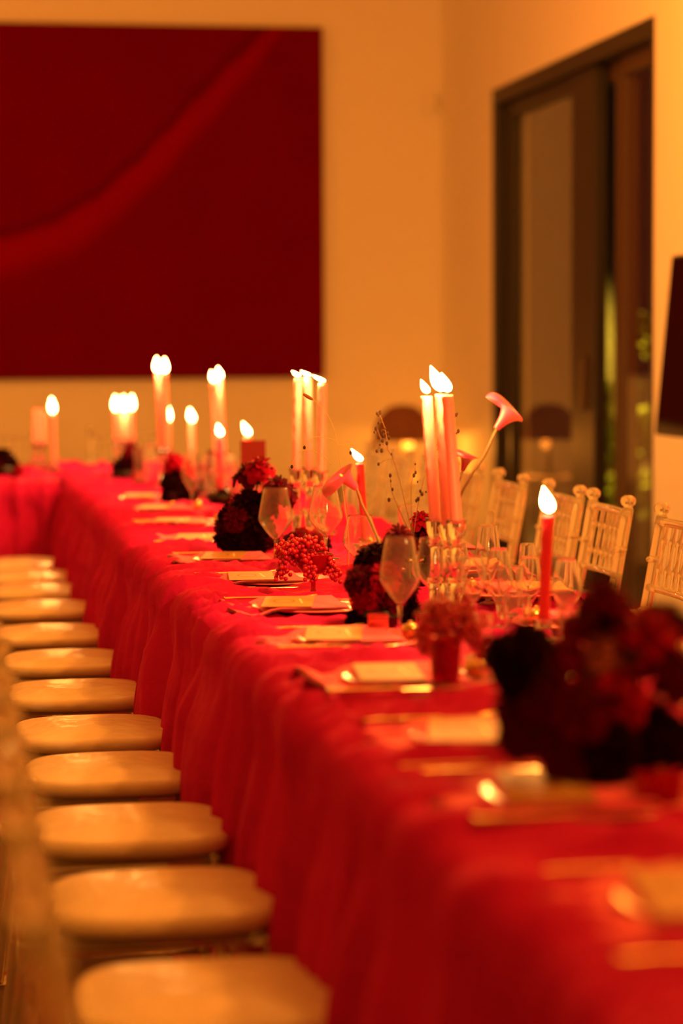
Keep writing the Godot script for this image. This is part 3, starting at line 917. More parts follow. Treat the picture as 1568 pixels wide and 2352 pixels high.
func garden() -> void:
	struct("ground", done(box(Vector3(3.15, -0.14, -20.0), Vector3(12.0, -0.04, -4.0))), M.soil)
	single("tree_trunk", done(tube(curve([Vector3(0, -0.04, 0), Vector3(0.01, 1.2, 0.01), Vector3(-0.01, 2.4, 0.0), Vector3(0.0, 3.6, -0.01)], 14), 0.055, 12, null, 0.85)), M.garden_wall, "slender pale tree trunk outside, seen through the narrow gap in the door", "tree", Vector3(4.5, 0, -15.99))
	var leaf := func(u: float, v: float) -> Vector3:
		var wdt := 0.035 * sin(PI * pow(v, 0.8))
		return Vector3((u - 0.5) * 2.0 * wdt, -0.03 * v * v + 0.012 * absf(u - 0.5), v * 0.13)
	var lm := done(grid(2, 5, leaf, false))
	var spots := [[Vector3(4.22, 0, -14.85), "leafy shrub outside the glass, seen left of the inner door stile"], [Vector3(4.25, 0, -14.15), "leafy shrub outside the glass, next to the right door jamb"]]
	for k in 2:
		var t := thing("garden_shrub", spots[k][1], "shrub", spots[k][0] + Vector3(0, -0.04, 0), 0.0)
		part("pot", done(lathe([Vector2(0, 0), Vector2(0.13, 0), Vector2(0.17, 0.28), Vector2(0.18, 0.30), Vector2(0.15, 0.30), Vector2(0.14, 0.27), Vector2(0, 0.27)], 20)), M.garden_wall, t)
		for s in 5:
			var top := Vector3(rng.randf_range(-0.22, 0.22), rng.randf_range(1.0, 1.5), rng.randf_range(-0.22, 0.22))
			part("stem", done(tube(curve([Vector3(0, 0.27, 0), Vector3(top.x * 0.3, 0.7, top.z * 0.3), top], 8), 0.010, 6, null, 0.4)), M.dry_stem, t)
		var mm := MultiMesh.new()
		mm.transform_format = MultiMesh.TRANSFORM_3D
		mm.mesh = lm
		mm.instance_count = 420
		for i in 420:
			var heights: Array = [[0.76, 0.72, 0.40, 0.98], [1.42, 0.84, 0.78, 0.44, 0.26, 0.12]][k]
			var clump: float = heights[i % heights.size()]
			var a := rng.randf() * TAU
			var rr := rng.randf_range(0.0, 0.13)
			var b := Basis(Vector3.UP, a) * Basis(Vector3.RIGHT, rng.randf_range(-0.9, 0.6))
			mm.set_instance_transform(i, Transform3D(b, Vector3(cos(a) * rr, clump + rng.randf_range(-0.10, 0.10), sin(a) * rr)))
		var mi := MultiMeshInstance3D.new()
		mi.name = "foliage"
		mi.multimesh = mm
		mi.material_override = M.leaf_green
		mi.set_meta("kind", "stuff")
		t.add_child(mi)
	var g := thing("garden_lamp", "garden spotlight on a thin black post outside, aimed at the shrubs", "lamp", Vector3(6.0, -0.04, -13.2))
	part("post", done(tube([Vector3(0, 0, 0), Vector3(0, 1.78, 0)], 0.02, 10)), M.black, g)
	part("lamp_head", done(ball(0.05, 8, 12)), M.lamp_globe, g, Vector3(0, 1.84, 0))
	var l := SpotLight3D.new()
	l.name = "garden_light"
	l.light_color = Color(1.0, 0.86, 0.36)
	l.light_energy = 34.0
	l.light_size = 0.05
	l.spot_range = 14.0
	l.spot_attenuation = 2.0
	l.spot_angle = 26.0
	l.spot_angle_attenuation = 0.4
	l.shadow_enabled = true
	g.add_child(l)
	l.look_at_from_position(Vector3(6.0, 1.80, -13.2), Vector3(4.3, 0.9, -14.9), Vector3.UP)


# ======================= candles =======================
func stick(h: float) -> ArrayMesh:
	# clear glass candlestick of height h with a turned stem and a cup
	if h > 0.09:
		return done(lathe([Vector2(0, 0), Vector2(0.042, 0), Vector2(0.043, 0.006), Vector2(0.020, 0.014), Vector2(0.010, 0.024), Vector2(0.014, h * 0.30), Vector2(0.020, h * 0.36), Vector2(0.014, h * 0.42), Vector2(0.009, h * 0.55), Vector2(0.010, h * 0.70), Vector2(0.021, h * 0.76), Vector2(0.012, h * 0.80), Vector2(0.017, h * 0.86), Vector2(0.021, h), Vector2(0.017, h), Vector2(0.013, h - 0.006), Vector2(0, h - 0.006)], 20))
	return done(lathe([Vector2(0, 0), Vector2(0.034, 0), Vector2(0.035, 0.006), Vector2(0.018, 0.012), Vector2(0.015, h * 0.55 + 0.004), Vector2(0.020, h), Vector2(0.016, h), Vector2(0.013, h - 0.004), Vector2(0, h - 0.004)], 18))


func candles() -> void:
	for k in CANDLES.size():
		var c: Array = CANDLES[k]
		var lit: bool = c[6] != 0.0
		var foot := Vector3(c[0], c[1], c[2])
		var height: float = c[4]
		var r: float = 0.0112 if c[8] == 0 else 0.0098
		var y0 := rest(foot.x, foot.z, 0.04)
		var hold := foot.y - y0 + 0.006
		if hold < 0.022:
			foot.y = y0 + 0.018
			height -= foot.y - c[1]
			hold = 0.024
		var t := thing("taper_candle", c[9], "candle", foot, 0.0, "candles on the tables")
		var lean := Vector3(c[3], height, 0)
		var seed_ := k * 7.3
		var wax := func(u: float, v: float) -> Vector3:
			if v > 0.985:
				return lean * v + Vector3(0, -0.004, 0) if v > 0.999 else lean + Vector3(cos(TAU * u), 0, sin(TAU * u)) * r * 0.6
			var a := TAU * u
			var rr := r * lerpf(1.06, 0.93, v)
			if lit:   # runs of wax down the side that the draught blows to
				for j in 3:
					var a0 := PI + 0.75 * (j - 1) + 0.4 * sin(seed_ + j)
					var low := 0.25 + 0.4 * fposmod(seed_ * 0.37 + j * 0.41, 1.0)
					var da := wrapf(a - a0, -PI, PI)
					var wob := 0.55 + 0.45 * sin(v * 40.0 * (height / 0.25) + seed_ + j * 2.0)
					rr += 0.0030 * exp(-da * da * 7.0) * smoothstep(low - 0.05, low + 0.08, v) * (0.35 + 0.65 * wob * wob)
			return lean * minf(v / 0.985, 1.0) + Vector3(cos(a) * rr, 0, sin(a) * rr)
		var wm: Material = M.wax if c[8] == 0 else M.red_wax
		part("wax", done(grid(22, 44, wax, false)), wm, t)
		part("wick", done(tube([lean + Vector3(0, -0.004, 0), lean + Vector3(c[5] * 0.08, 0.008, 0)], 0.0011, 6)), M.wick, t)
		if lit:
			var tip := Vector3(c[5], c[6], 0)
			var size := tip.length() - 0.003
			var fr := clampf(size * 0.27, 0.0085, 0.014)
			var fl := func(u: float, v: float) -> Vector3:
				var rr := fr * pow(sin(PI * pow(v, 0.62)), 0.9) * (1.0 if v < 0.5 else 1.0 - 0.25 * (v - 0.5)) if v > 0.001 and v < 0.999 else 0.0
				return lean + Vector3(tip.x * pow(v, 1.35), 0.004 + (size) * v * tip.y / maxf(tip.length(), 0.001), 0) + Vector3(cos(TAU * u) * rr, 0, sin(TAU * u) * rr)
			part("flame", done(grid(14, 14, fl, false)), M.flame, t)
			var l := OmniLight3D.new()
			l.name = "candle_light"
			l.light_color = Color(1.0, 0.66, 0.30)
			l.light_energy = 0.14
			l.light_size = 0.01
			l.omni_range = 12.0
			l.omni_attenuation = 2.0
			l.shadow_enabled = true
			t.add_child(l)
			l.position = lean + Vector3(tip.x * 0.38, 0.004 + tip.y * 0.45, 0)
		var what: String = ["low clear glass holder under the ", "clear glass candlestick under the ", "tall turned clear glass candlestick under the "][c[7]]
		single("candlestick", stick(hold), M.crystal, what + NICKS[k], "candlestick", Vector3(foot.x, y0, foot.z), 0.0, "clear candle holders on the tables")


# ======================= flowers =======================
func rose(seed_: int, petals: int, ruffle: float) -> ArrayMesh:
	var g := RandomNumberGenerator.new()
	g.seed = seed_
	var st := ball(0.42, 6, 10, null, Vector3(0, 0.30, 0))
	for i in petals:
		var q := (i + 0.5) / petals
		var ang := i * 2.39996 + g.randf_range(-0.2, 0.2)
		var phi := lerpf(0.12, 1.75, pow(q, 0.75))
		var wd := lerpf(0.35, 0.72, q) * g.randf_range(0.85, 1.15) * (1.0 - 0.45 * ruffle)
		var ln := lerpf(0.75, 1.0, q) * g.randf_range(0.92, 1.06)
		var ph := g.randf() * TAU
		var f := func(u: float, v: float) -> Vector3:
			var s := (u - 0.5) * 2.0
			var bend := phi * (0.55 + 0.45 * v) + 0.5 * pow(v, 4.0) * q
			var rad := ln * sin(bend) * (0.25 + 0.75 * v) + 0.06
			var y := ln * cos(bend) * (0.2 + 0.8 * v) + 0.18 * (1.0 - q)
			var w := wd * sin(PI * (0.12 + 0.76 * pow(v, 0.9)))
			var a := ang + s * w * 1.25
			var wav := ruffle * 0.10 * v * sin(s * 7.0 + ph)
			rad += wav - 0.10 * s * s * (1.0 - ruffle)
			y += 0.6 * wav + 0.04 * s * s
			return Vector3(cos(a) * rad, y, sin(a) * rad)
		grid(4, 4, f, false, st)
	return done(st)


func turned_to(d: Vector3, spin: float) -> Basis:
	var y := d.normalized()
	var x := y.cross(Vector3(0.2, 0.1, 1.0)).normalized()
	return Basis(x, y, x.cross(y)) * Basis(Vector3.UP, spin)


func arrangements() -> void:
	var blooms := [rose(1, 26, 0.0), rose(2, 30, 0.1), rose(3, 54, 1.0), rose(4, 60, 0.9)]
	var leaf := func(u: float, v: float) -> Vector3:
		var s := (u - 0.5) * 2.0
		return Vector3(s * 0.30 * sin(PI * pow(v, 0.75)), 0.10 * s * s - 0.20 * v * v, v)
	var lm := done(grid(4, 6, leaf, false))
	for row in ARRANGEMENTS:
		var base := Vector3(row[0], 0, row[1])
		base.y = rest(base.x, base.z, 0.04)
		var t := thing("flower_arrangement", row[2], "flowers", base)
		var list: Array = row[3].duplicate()
		# a second rank of darker blooms fills the arrangement from behind
		for i in row[3].size():
			var b: Array = row[3][i]
			var sway: float = b[3] * (0.7 if i % 2 == 0 else -0.7)
			list.append([b[0] + sway, maxf(b[1] - b[3] * 0.5, base.y + b[3] * 0.8), b[2] - b[3] * 1.3, b[3] * 0.95, 2 if b[4] == 2 else 1])
		var mid := Vector3.ZERO
		var low := 9.0
		for b in list:
			mid += Vector3(b[0], b[1], b[2]) / list.size()
			low = minf(low, b[1] - b[3])
		var vr: float = 0.032 if list.size() < 5 else 0.05
		var vh := clampf(low - base.y + list[0][3] * 1.3, 0.03, 0.07)
		part("vase", done(lathe([Vector2(0, 0), Vector2(vr * 0.7, 0), Vector2(vr, vh * 0.6), Vector2(vr * 0.95, vh), Vector2(vr * 0.85, vh), Vector2(vr * 0.85, vh * 0.8), Vector2(0, vh * 0.8)], 20)), M.vase, t)
		var k := 0
		for b in list:
			var at := Vector3(b[0], b[1], b[2])
			var out := (at - Vector3(mid.x, base.y + 0.04, mid.z)).normalized() + Vector3(-0.1, 0.35, 0.45)
			var kind: int = b[4]
			var called := "rose" if k % 4 < 2 else "carnation"
			var o := part(called, blooms[k % 4], M["petal_%d" % kind], t)
			o.transform = Transform3D(turned_to(out, k * 1.7).scaled(Vector3.ONE * b[3] * 1.22), at - base - out.normalized() * b[3] * 0.35)
			var foot := Vector3(base.x, base.y + vh * 0.8, base.z)
			part("stem", done(tube(curve([foot - base, (foot - base).lerp(at - base, 0.55) + Vector3(0, 0.01, 0), at - base - out.normalized() * b[3] * 0.3], 6), 0.0022, 6)), M.petal_3, t)
			k += 1
		var n := clampi(list.size(), 4, 16)
		for i in n:
			var b: Array = list[i % list.size()]
			var a := i * 2.4 + 0.3
			var at := Vector3(lerpf(mid.x, b[0], 0.7), lerpf(mid.y, b[1], 0.8), lerpf(mid.z, b[2], 0.7)) - base
			var o := part("leaf", lm, M.petal_3, t)
			o.transform = Transform3D((Basis(Vector3.UP, a) * Basis(Vector3.RIGHT, 0.3 * sin(i * 3.0))).scaled(Vector3.ONE * b[3] * 1.5), at)


func spathe(size: float) -> ArrayMesh:
	# calla lily: a funnel whose rim rolls outwards, longest and most curled on the +x side
	var f := func(u: float, v: float) -> Vector3:
		var a := TAU * (u - 0.5) * 1.04
		var back := pow(0.5 + 0.5 * cos(a), 1.3)
		var long := lerpf(0.64, 1.24, back)
		var r := 0.075
		var h := 0.0
		for i in 16:
			var t := v * (i + 0.5) / 16.0
			var phi := lerpf(0.26 + 0.30 * t + 0.75 * pow(t, 3.0), 0.10 + 0.10 * t + 3.2 * pow(t, 2.6), back)
			r += sin(phi) * long * v / 16.0
			h += cos(phi) * long * v / 16.0
		return Vector3(cos(a) * r, h, sin(a) * r * 0.92) * size
	return done(grid(30, 22, f, true))


func lily(called_label: String, path: Array, size: float, m: Material, dir: Vector3, back: Vector3) -> void:
	var base: Vector3 = path[0]
	var t := thing("calla_lily", called_label, "flower", base)
	var rel := []
	for p in path:
		rel.append(p - base)
	part("stem", done(tube(curve(rel, 20), 0.0033, 8, null, 0.8)), M.stem, t)
	var y := dir.normalized()
	var x := (back - y * back.dot(y)).normalized()
	var o := part("spathe", spathe(size), m, t)
	o.transform = Transform3D(Basis(x, y, x.cross(y)), rel[-1])
	var s := part("spadix", done(lathe([Vector2(0, 0), Vector2(0.0035, 0), Vector2(0.004, size * 0.3), Vector2(0.0025, size * 0.5), Vector2(0, size * 0.52)], 8)), M.straw, t)
	s.transform = Transform3D(Basis(x, y, x.cross(y)), rel[-1] + y * size * 0.08)


func stems() -> void:
	lily("upright coral calla lily on a long bare stem before the dark door", LILY_A, 0.080, M.lily, Vector3(0.58, 0.82, 0.0), Vector3(-1, 0.1, 0.2))
	lily("dark crimson calla lily just right of the tall candle trio", LILY_B, 0.062, M.dark_lily, Vector3(0.2, 0.95, 0.1), Vector3(-0.8, 0, 0.6))
	lily("drooping coral calla lily bending left over the middle wine glasses", LILY_C, 0.080, M.lily, Vector3(-0.75, 0.62, 0.1), Vector3(-0.6, -0.7, 0.2))
	# bunny-tail grass with curling tendrils
	var base: Vector3 = TAIL_STEM[0]
	base.y = 0.80
	var t := thing("grass_stem", "fine golden grass stem with a fuzzy brown head before the middle trio", "grass", base)
	part("stem", done(tube(curve([Vector3.ZERO] + move(TAIL_STEM, -base), 40), 0.0011, 6, null, 0.6)), M.straw, t)
	var a: Vector3 = TAIL_HEAD[0] - base
	var b: Vector3 = TAIL_HEAD[1] - base
	var prof := [Vector2(0, 0)]
	for i in 13:
		var v := i / 12.0
		prof.append(Vector2(0.0038 * pow(sin(PI * (0.12 + 0.76 * v)), 0.6) * (1.0 + 0.12 * (i % 2)), v * a.distance_to(b)))
	prof.append(Vector2(0, a.distance_to(b)))
	stand(part("seed_head", done(lathe(prof, 12)), M.tail, t), a, b)
	for tn in [TENDRIL_A, TENDRIL_B, TENDRIL_C]:
		var p := move(tn, -base)
		var o := part("tendril", done(tube(curve(p, 20), 0.0007, 5)), M.straw, t)
		part("bud", done(ball(0.0032, 6, 8, null, p[-1] + Vector3(-0.001, -0.004, 0), 1.4)), M.bud, o)
	# dried twigs with tiny buds
	var foot: Vector3 = TWIGS[0][0]
	foot.y = 0.79
	var d := thing("dried_twigs", "dried branching twigs with tiny dark buds left of the tall trio", "dried flowers", foot)
	for tw in TWIGS:
		var pts := move(tw, -foot)
		if tw != TWIGS[-1]:
			pts = [Vector3(0, 0, 0)] + pts
		part("twig", done(tube(curve(pts, 20), 0.0013, 6, null, 0.5)), M.dry_stem, d)
	var k := 0
	for bd in BUDS:
		var p: Vector3 = bd - foot
		part("bud", done(ball(0.0026 + 0.0008 * sin(k * 2.1), 6, 8, null, Vector3.ZERO, 1.5)), M.bud, d, p)
		# fine stalk to the nearest twig
		var best: Vector3 = TWIGS[0][0] - foot
		for tw in TWIGS:
			for v in curve(tw, 14):
				if (v - foot).distance_to(p) < best.distance_to(p):
					best = v - foot
		part("stalk", done(tube([best, best.lerp(p, 0.6) + Vector3(0, 0.003, 0.002), p], 0.0005, 4)), M.dry_stem, d)
		k += 1


func move(points: Array, by: Vector3) -> Array:
	var out := []
	for p in points:
		out.append(p + by)
	return out


# ======================= place settings =======================
func napkin_mesh(x: float, z: float, y0: float, sx: float, sz: float) -> ArrayMesh:
	# folded napkin: three soft layers with a rolled left edge, lying over plate and cloth
	var st := begin()
	for k in 2:
		var w := sx - 0.006 * k
		var d := sz - 0.005 * k
		var f := func(u: float, v: float) -> Vector3:
			# round the section once: v from the lower right over the left fold to the upper right
			var t := v * 2.0
			var top := t > 1.0
			var px := (1.0 - t) if not top else (t - 1.0)
			var lx := -w / 2 + w * clampf(px, 0, 1)
			var thick := 0.0028
			var over := clampf((lx + sx * 0.30) / 0.05, 0.0, 1.0)
			var sag := lerpf(minf(cloth_y(x + lx, z), y0) - y0 + 0.003, 0.0, over * over * (3 - 2 * over))
			var roll := 0.003 * exp(-pow(px / 0.05, 2.0))
			var yy := sag + k * thick + (thick + roll if top else 0.0005 - roll * 0.3)
			return Vector3(lx - 0.004 * exp(-pow(px / 0.04, 2.0)), yy + 0.001 * sin(u * 9.0 + k), (u - 0.5) * d)
		grid(8, 24, f, false, st)
	return done(st)


func cutlery(kind: String) -> Node3D:
	# lies along x: handle on the left (-x), tip on the right
	var o := Node3D.new()
	var h := begin()
	var handle := func(u: float, v: float) -> Vector3:
		var a := TAU * u
		var w := 0.0028 + 0.0030 * pow(1.0 - v, 1.3) + (0.0014 if v < 0.07 else 0.0)
		return Vector3(-0.105 + 0.115 * v, 0.0038 + sin(a) * 0.0028, cos(a) * w)
	grid(10, 16, handle, true, h)
	box(Vector3(-0.1075, 0.0006, -0.006), Vector3(-0.103, 0.0072, 0.006), 0.001, h)
	part("handle", done(h), M.gold, o)
	if kind == "table_knife":
		var b := func(u: float, v: float) -> Vector3:
			var t := v
			var w := 0.0095 * (1.0 - pow(maxf(t - 0.72, 0.0) / 0.28, 2.0))
			var a := TAU * u
			return Vector3(0.008 + 0.10 * t, 0.0032 + sin(a) * 0.0008, 0.002 + cos(a) * w)
		part("blade", done(grid(10, 16, b, true)), M.gold, o)
	else:
		var st := box(Vector3(0.008, 0.0022, -0.010), Vector3(0.045, 0.0042, 0.010), 0.0008)
		for k in 4:
			var z := -0.0082 + 0.00547 * k
			tube([Vector3(0.044, 0.0032, z), Vector3(0.07, 0.0046, z), Vector3(0.095, 0.0085, z)], 0.0011, 6, st, 0.6)
		part("tines", done(st), M.gold, o)
	return o


func settings() -> void:
	var zs := PLATES
	var plate_mesh := done(lathe([Vector2(0, 0), Vector2(0.085, 0), Vector2(0.09, 0.004), Vector2(0.132, 0.010), Vector2(0.135, 0.012), Vector2(0.132, 0.0135), Vector2(0.092, 0.008), Vector2(0.084, 0.005), Vector2(0, 0.005)], 40))
	var card_side := done(box(Vector3(-0.052, 0, -0.102), Vector3(0.052, 0.0012, 0.102)))
	var face := PlaneMesh.new()
	face.size = Vector2(0.1025, 0.2025)
	var pot := done(lathe([Vector2(0, 0), Vector2(0.012, 0), Vector2(0.0135, 0.003), Vector2(0.0165, 0.011), Vector2(0.016, 0.020), Vector2(0.011, 0.0255), Vector2(0.004, 0.027), Vector2(0.005, 0.030), Vector2(0, 0.032)], 16))
	for side in 2:
		var list: Array = zs if side == 0 else [-3.30, -3.86, -4.42, -4.98, -5.55, -6.12]
		for k in list.size():
			var z: float = list[k]
			var x := 0.775 if side == 0 else 1.20
			var turn := 0.0 if side == 0 else PI
			var which: String = ("%s left-hand setting" % ORDER[k]) if side == 0 else ("%s right-hand setting" % ORDER[k])
			var s := 1.0 if side == 0 else -1.0
			var y := rest(x, z, 0.09) - 0.001
			var p := thing("dinner_plate", "round glossy coral dinner plate, at the %s from the camera" % which, "plate", Vector3(x, y, z), turn, "coral plates at the place settings")
			part("dish", plate_mesh, M.plate, p)
			var top := y + 0.0137
			var nx := x - 0.070 * s
			var n := single("napkin", napkin_mesh(nx if side == 0 else nx, z, top, 0.245, 0.235), M.napkin, "folded coral napkin laid over the plate of the %s from the camera" % which, "napkin", Vector3(nx, top, z), turn + 0.03 * sin(k * 5.0), "folded napkins at the place settings")
			var c := thing("menu_card", "amber menu card with an oval mark, on the %s from the camera" % which, "card", Vector3(x - 0.060 * s, top + 0.0066, z + 0.005), turn - 0.16 + 0.06 * sin(k * 2.3 + 0.6), "menu cards at the place settings")
			part("card", card_side, M.paper_edge, c)
			part("printed_face", face, M.paper, c, Vector3(0, 0.0014, 0))
			var g := single("salt_pot", pot, M.gold, "little round gold pot beside the card of the %s from the camera" % which, "pot", Vector3(x + 0.085 * s, y + 0.0085, z - 0.005), 0.0, "gold pots at the place settings")
			if side == 0:
				var kx := x - 0.085
				for j in 2:
					var kind: String = ["table_knife", "table_fork"][j]
					var o := cutlery(kind)
					o.name = numbered(kind)
					add_child(o)
					var kz: float = z + [0.20, -0.185][j]
					var ky := maxf(cloth_y(kx - 0.09, kz), maxf(cloth_y(kx, kz), cloth_y(kx + 0.09, kz)))
					o.position = Vector3(kx + [0.0, 0.02][j], ky - 0.0005, kz)
					o.rotation.y = 0.05 * sin(k * 3.1 + j)
					tag(o, ["gold table knife on the near side of the %s from the camera", "gold table fork on the far side of the %s from the camera"][j] % which, ["knife", "fork"][j], ["gold knives at the place settings", "gold forks at the place settings"][j])


# ======================= glasses =======================
func shell(points: Array, wall: float, steps: int) -> ArrayMesh:
	# thin blown glass: the outside through these points and the inside one wall's thickness within
	var c := Curve2D.new()
	for k in points.size():
		var t: Vector2 = (points[mini(k + 1, points.size() - 1)] - points[maxi(k - 1, 0)]) / 6.0
		if k == 0:
			t = Vector2(0.003, 0)
		c.add_point(points[k], -t, t)
	var outside := []
	for i in steps + 1:
		outside.append(c.sample_baked(c.get_baked_length() * i / steps, true))
	outside[0] = Vector2(0, points[0].y)
	var prof := outside.duplicate()
	for i in range(steps, 0, -1):
		var d: Vector2 = (outside[mini(i + 1, steps)] - outside[i - 1]).normalized()
		var p: Vector2 = outside[i] + Vector2(-d.y, d.x) * wall
		if i == steps:
			prof.append(outside[i] + Vector2(-wall * 0.5, wall * 0.4))
		if p.x > 0.0006:
			prof.append(p)
	prof.append(Vector2(0, points[0].y + wall * 1.3))
	return done(lathe(prof, 40))


func glasses() -> void:
	for row in GLASSES:
		var h: float = row[2]
		var r: float = row[3]
		var kind: int = row[4]
		var at := Vector3(row[0], rest(row[0], row[1], r * 0.7), row[1])
		var called: String = ["wine_glass", "tumbler", "flute"][kind]
		var t := thing(called, row[5], "glass", at, 0.0, "clear glasses on the tables")
		if kind == 0:
			part("bowl", shell([Vector2(0, 0.31 * h), Vector2(0.006, 0.315 * h), Vector2(r * 0.52, 0.40 * h), Vector2(r * 0.93, 0.53 * h), Vector2(r, 0.595 * h), Vector2(r * 0.93, 0.70 * h), Vector2(r * 0.68, h)], 0.0009, 22), M.crystal, t)
			part("stem", done(lathe([Vector2(0, 0.006), Vector2(0.006, 0.007), Vector2(0.0036, 0.02), Vector2(0.0034, 0.24 * h), Vector2(0.006, 0.305 * h), Vector2(0, 0.309 * h)], 14)), M.crystal, t)
			part("foot", done(lathe([Vector2(0, 0), Vector2(r * 0.82, 0), Vector2(r * 0.83, 0.0018), Vector2(r * 0.3, 0.0045), Vector2(0.006, 0.0075), Vector2(0, 0.0075)], 32)), M.crystal, t)
		elif kind == 1:
			part("body", shell([Vector2(0, 0), Vector2(r * 0.80, 0.0), Vector2(r * 0.86, 0.004), Vector2(r * 0.92, h * 0.4), Vector2(r, h)], 0.0014, 18), M.crystal, t)
			part("glass_base", done(lathe([Vector2(0, 0.0016), Vector2(r * 0.80, 0.0018), Vector2(r * 0.83, 0.009), Vector2(r * 0.7, 0.010), Vector2(0, 0.009)], 32)), M.crystal, t)
		else:
			part("bowl", shell([Vector2(0, 0.345 * h), Vector2(0.005, 0.35 * h), Vector2(r * 0.66, 0.45 * h), Vector2(r, 0.66 * h), Vector2(r * 0.96, 0.82 * h), Vector2(r * 0.84, h)], 0.0009, 20), M.crystal, t)
			part("stem", done(lathe([Vector2(0, 0.006), Vector2(0.005, 0.007), Vector2(0.0034, 0.02), Vector2(0.0034, 0.28 * h), Vector2(0.005, 0.34 * h), Vector2(0, 0.344 * h)], 14)), M.crystal, t)
			part("foot", done(lathe([Vector2(0, 0), Vector2(0.026, 0), Vector2(0.0265, 0.0018), Vector2(0.012, 0.004), Vector2(0.005, 0.0075), Vector2(0, 0.0075)], 28)), M.crystal, t)


# ======================= grapes and bowls =======================
func bunch(label: String, centre: Vector3, spread: Vector3, count: int, size: float, strands: Array) -> void:
	var t := thing("grape_bunch", label, "grapes", centre)
	var g := RandomNumberGenerator.new()
	g.seed = count
	var m := done(ball(size, 8, 12))
	var placed: Array[Vector3] = []
	var tries := 0
	while placed.size() < count and tries < count * 60:
		tries += 1
		var p := Vector3.ZERO
		if placed.size() < count * 0.68:
			p = Vector3(g.randfn(0, 0.5), g.randfn(0, 0.5), g.randfn(0, 0.5))
			if p.length() > 1.0:
				continue
			p *= spread
		else:
			var s: Array = strands[placed.size() % strands.size()]
			p = s[0].lerp(s[1], g.randf()) + Vector3(g.randfn(0, 0.006), g.randfn(0, 0.006), g.randfn(0, 0.006))
		var ok := true
		for q in placed:
			if q.distance_to(p) < size * 1.55:
				ok = false
				break
		if ok:
			placed.append(p)
	for p in placed:
		part("grape", m, M.grape, t, p)
	part("stalk", done(tube(curve([spread * Vector3(0.2, 1.1, 0), Vector3.ZERO, strands[0][0], strands[0][1]], 12), 0.0015, 6)), M.stem, t)


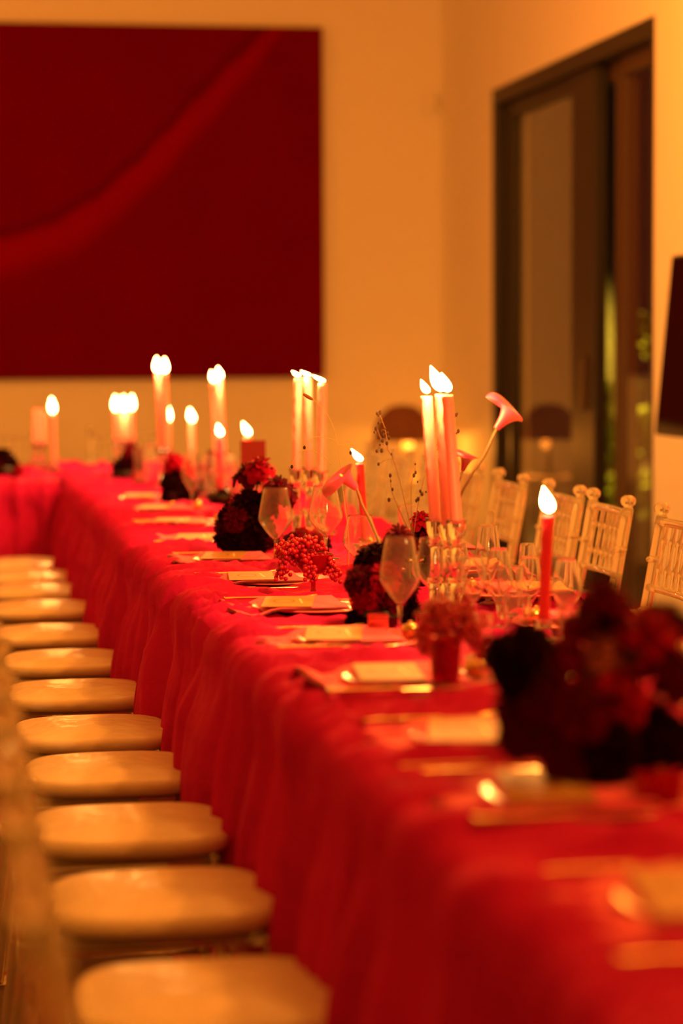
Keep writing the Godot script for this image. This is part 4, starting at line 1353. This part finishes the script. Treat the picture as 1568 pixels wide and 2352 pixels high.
func grapes() -> void:
	var y1 := rest(0.811, -5.24, 0.04)
	var bowl := thing("coupe_bowl", "dark red glass coupe bowl heaped with champagne grapes", "bowl", Vector3(0.815, y1, -5.24))
	part("cup", done(lathe([Vector2(0.003, 0.050), Vector2(0.022, 0.054), Vector2(0.036, 0.070), Vector2(0.046, 0.096), Vector2(0.043, 0.096), Vector2(0.033, 0.072), Vector2(0.020, 0.058), Vector2(0.001, 0.055)], 32)), M.red_glass, bowl)
	part("stem", done(lathe([Vector2(0, 0.005), Vector2(0.008, 0.007), Vector2(0.005, 0.02), Vector2(0.005, 0.045), Vector2(0.009, 0.052), Vector2(0, 0.053)], 16)), M.red_glass, bowl)
	part("foot", done(lathe([Vector2(0, 0), Vector2(0.034, 0), Vector2(0.035, 0.003), Vector2(0.008, 0.008), Vector2(0, 0.008)], 28)), M.red_glass, bowl)
	bunch("bunch of tiny red champagne grapes spilling left over the coupe bowl", Vector3(0.785, y1 + 0.105, -5.235), Vector3(0.062, 0.034, 0.050), 280, 0.0050, [[Vector3(-0.035, -0.01, 0.02), Vector3(-0.05, -0.055, 0.03)], [Vector3(0.005, -0.015, 0.045), Vector3(0.02, -0.06, 0.052)], [Vector3(0.06, -0.02, 0.02), Vector3(0.075, -0.06, 0.02)]])
	var y2 := rest(0.777, -3.70, 0.04)
	var cup := thing("grape_cup", "stout red glass cup holding grapes at the near middle of the table", "cup", Vector3(0.785, y2, -3.70))
	part("glass_body", done(lathe([Vector2(0, 0), Vector2(0.021, 0), Vector2(0.023, 0.004), Vector2(0.026, 0.066), Vector2(0.023, 0.066), Vector2(0.020, 0.010), Vector2(0, 0.008)], 28)), M.red_glass, cup)
	bunch("blurred bunch of red grapes heaped over the stout red cup", Vector3(0.79, y2 + 0.095, -3.70), Vector3(0.058, 0.048, 0.048), 230, 0.0054, [[Vector3(-0.04, 0.0, 0.02), Vector3(-0.045, -0.04, 0.03)], [Vector3(0.03, -0.01, 0.02), Vector3(0.05, -0.05, 0.02)]])


func small_things() -> void:
	# votive cups of pink glass with a little candle inside
	var spots := [[Vector3(0.815, 0, -4.45), 0.020, 0.044, "small pink glass votive cup at the foot of the compact crimson arrangement"], [Vector3(0.832, 0, -2.72), 0.030, 0.042, "red tinted votive cup at the front of the large nearest arrangement"], [Vector3(0.80, 0, -9.72), 0.020, 0.050, "far pink votive cup beside the black cluster at the table junction"]]
	for k in spots.size():
		var s: Array = spots[k]
		var r: float = s[1]
		var h: float = s[2]
		var at: Vector3 = s[0]
		at.y = rest(at.x, at.z, r)
		var t := thing("votive_cup", s[3], "votive", at, 0.0, "votive cups on the tables")
		part("cup", done(lathe([Vector2(0, 0), Vector2(r * 0.9, 0), Vector2(r, 0.003), Vector2(r, h), Vector2(r * 0.9, h), Vector2(r * 0.88, 0.008), Vector2(0, 0.006)], 28)), M.red_glass if k == 1 else M.pink_glass, t)
		part("wax_fill", done(lathe([Vector2(0, 0.0075), Vector2(r * 0.84, 0.0085), Vector2(r * 0.84, h * 0.72), Vector2(0, h * 0.70)], 20)), M.wax, t)
	# upright red card behind the rose
	var y := rest(0.985, -7.55, 0.04)
	var c := thing("table_card", "upright plain red card standing left of the middle trio", "card", Vector3(0.985, y, -7.55))
	part("card", done(box(Vector3(-0.040, 0.085, -0.002), Vector3(0.040, 0.235, 0.002), 0.001)), M.red_card, c)
	part("stand", done(lathe([Vector2(0, 0), Vector2(0.025, 0), Vector2(0.024, 0.006), Vector2(0.004, 0.010), Vector2(0.004, 0.086), Vector2(0, 0.086)], 16)), M.gold, c)
	# dark red bottle on the far side table
	single("bottle", done(lathe([Vector2(0, 0), Vector2(0.038, 0), Vector2(0.04, 0.01), Vector2(0.04, 0.12), Vector2(0.015, 0.17), Vector2(0.014, 0.22), Vector2(0, 0.22)], 20)), M.red_bottle, "small dark red bottle on the far side table under the lamp", "bottle", Vector3(2.44, 0.561, -13.33))
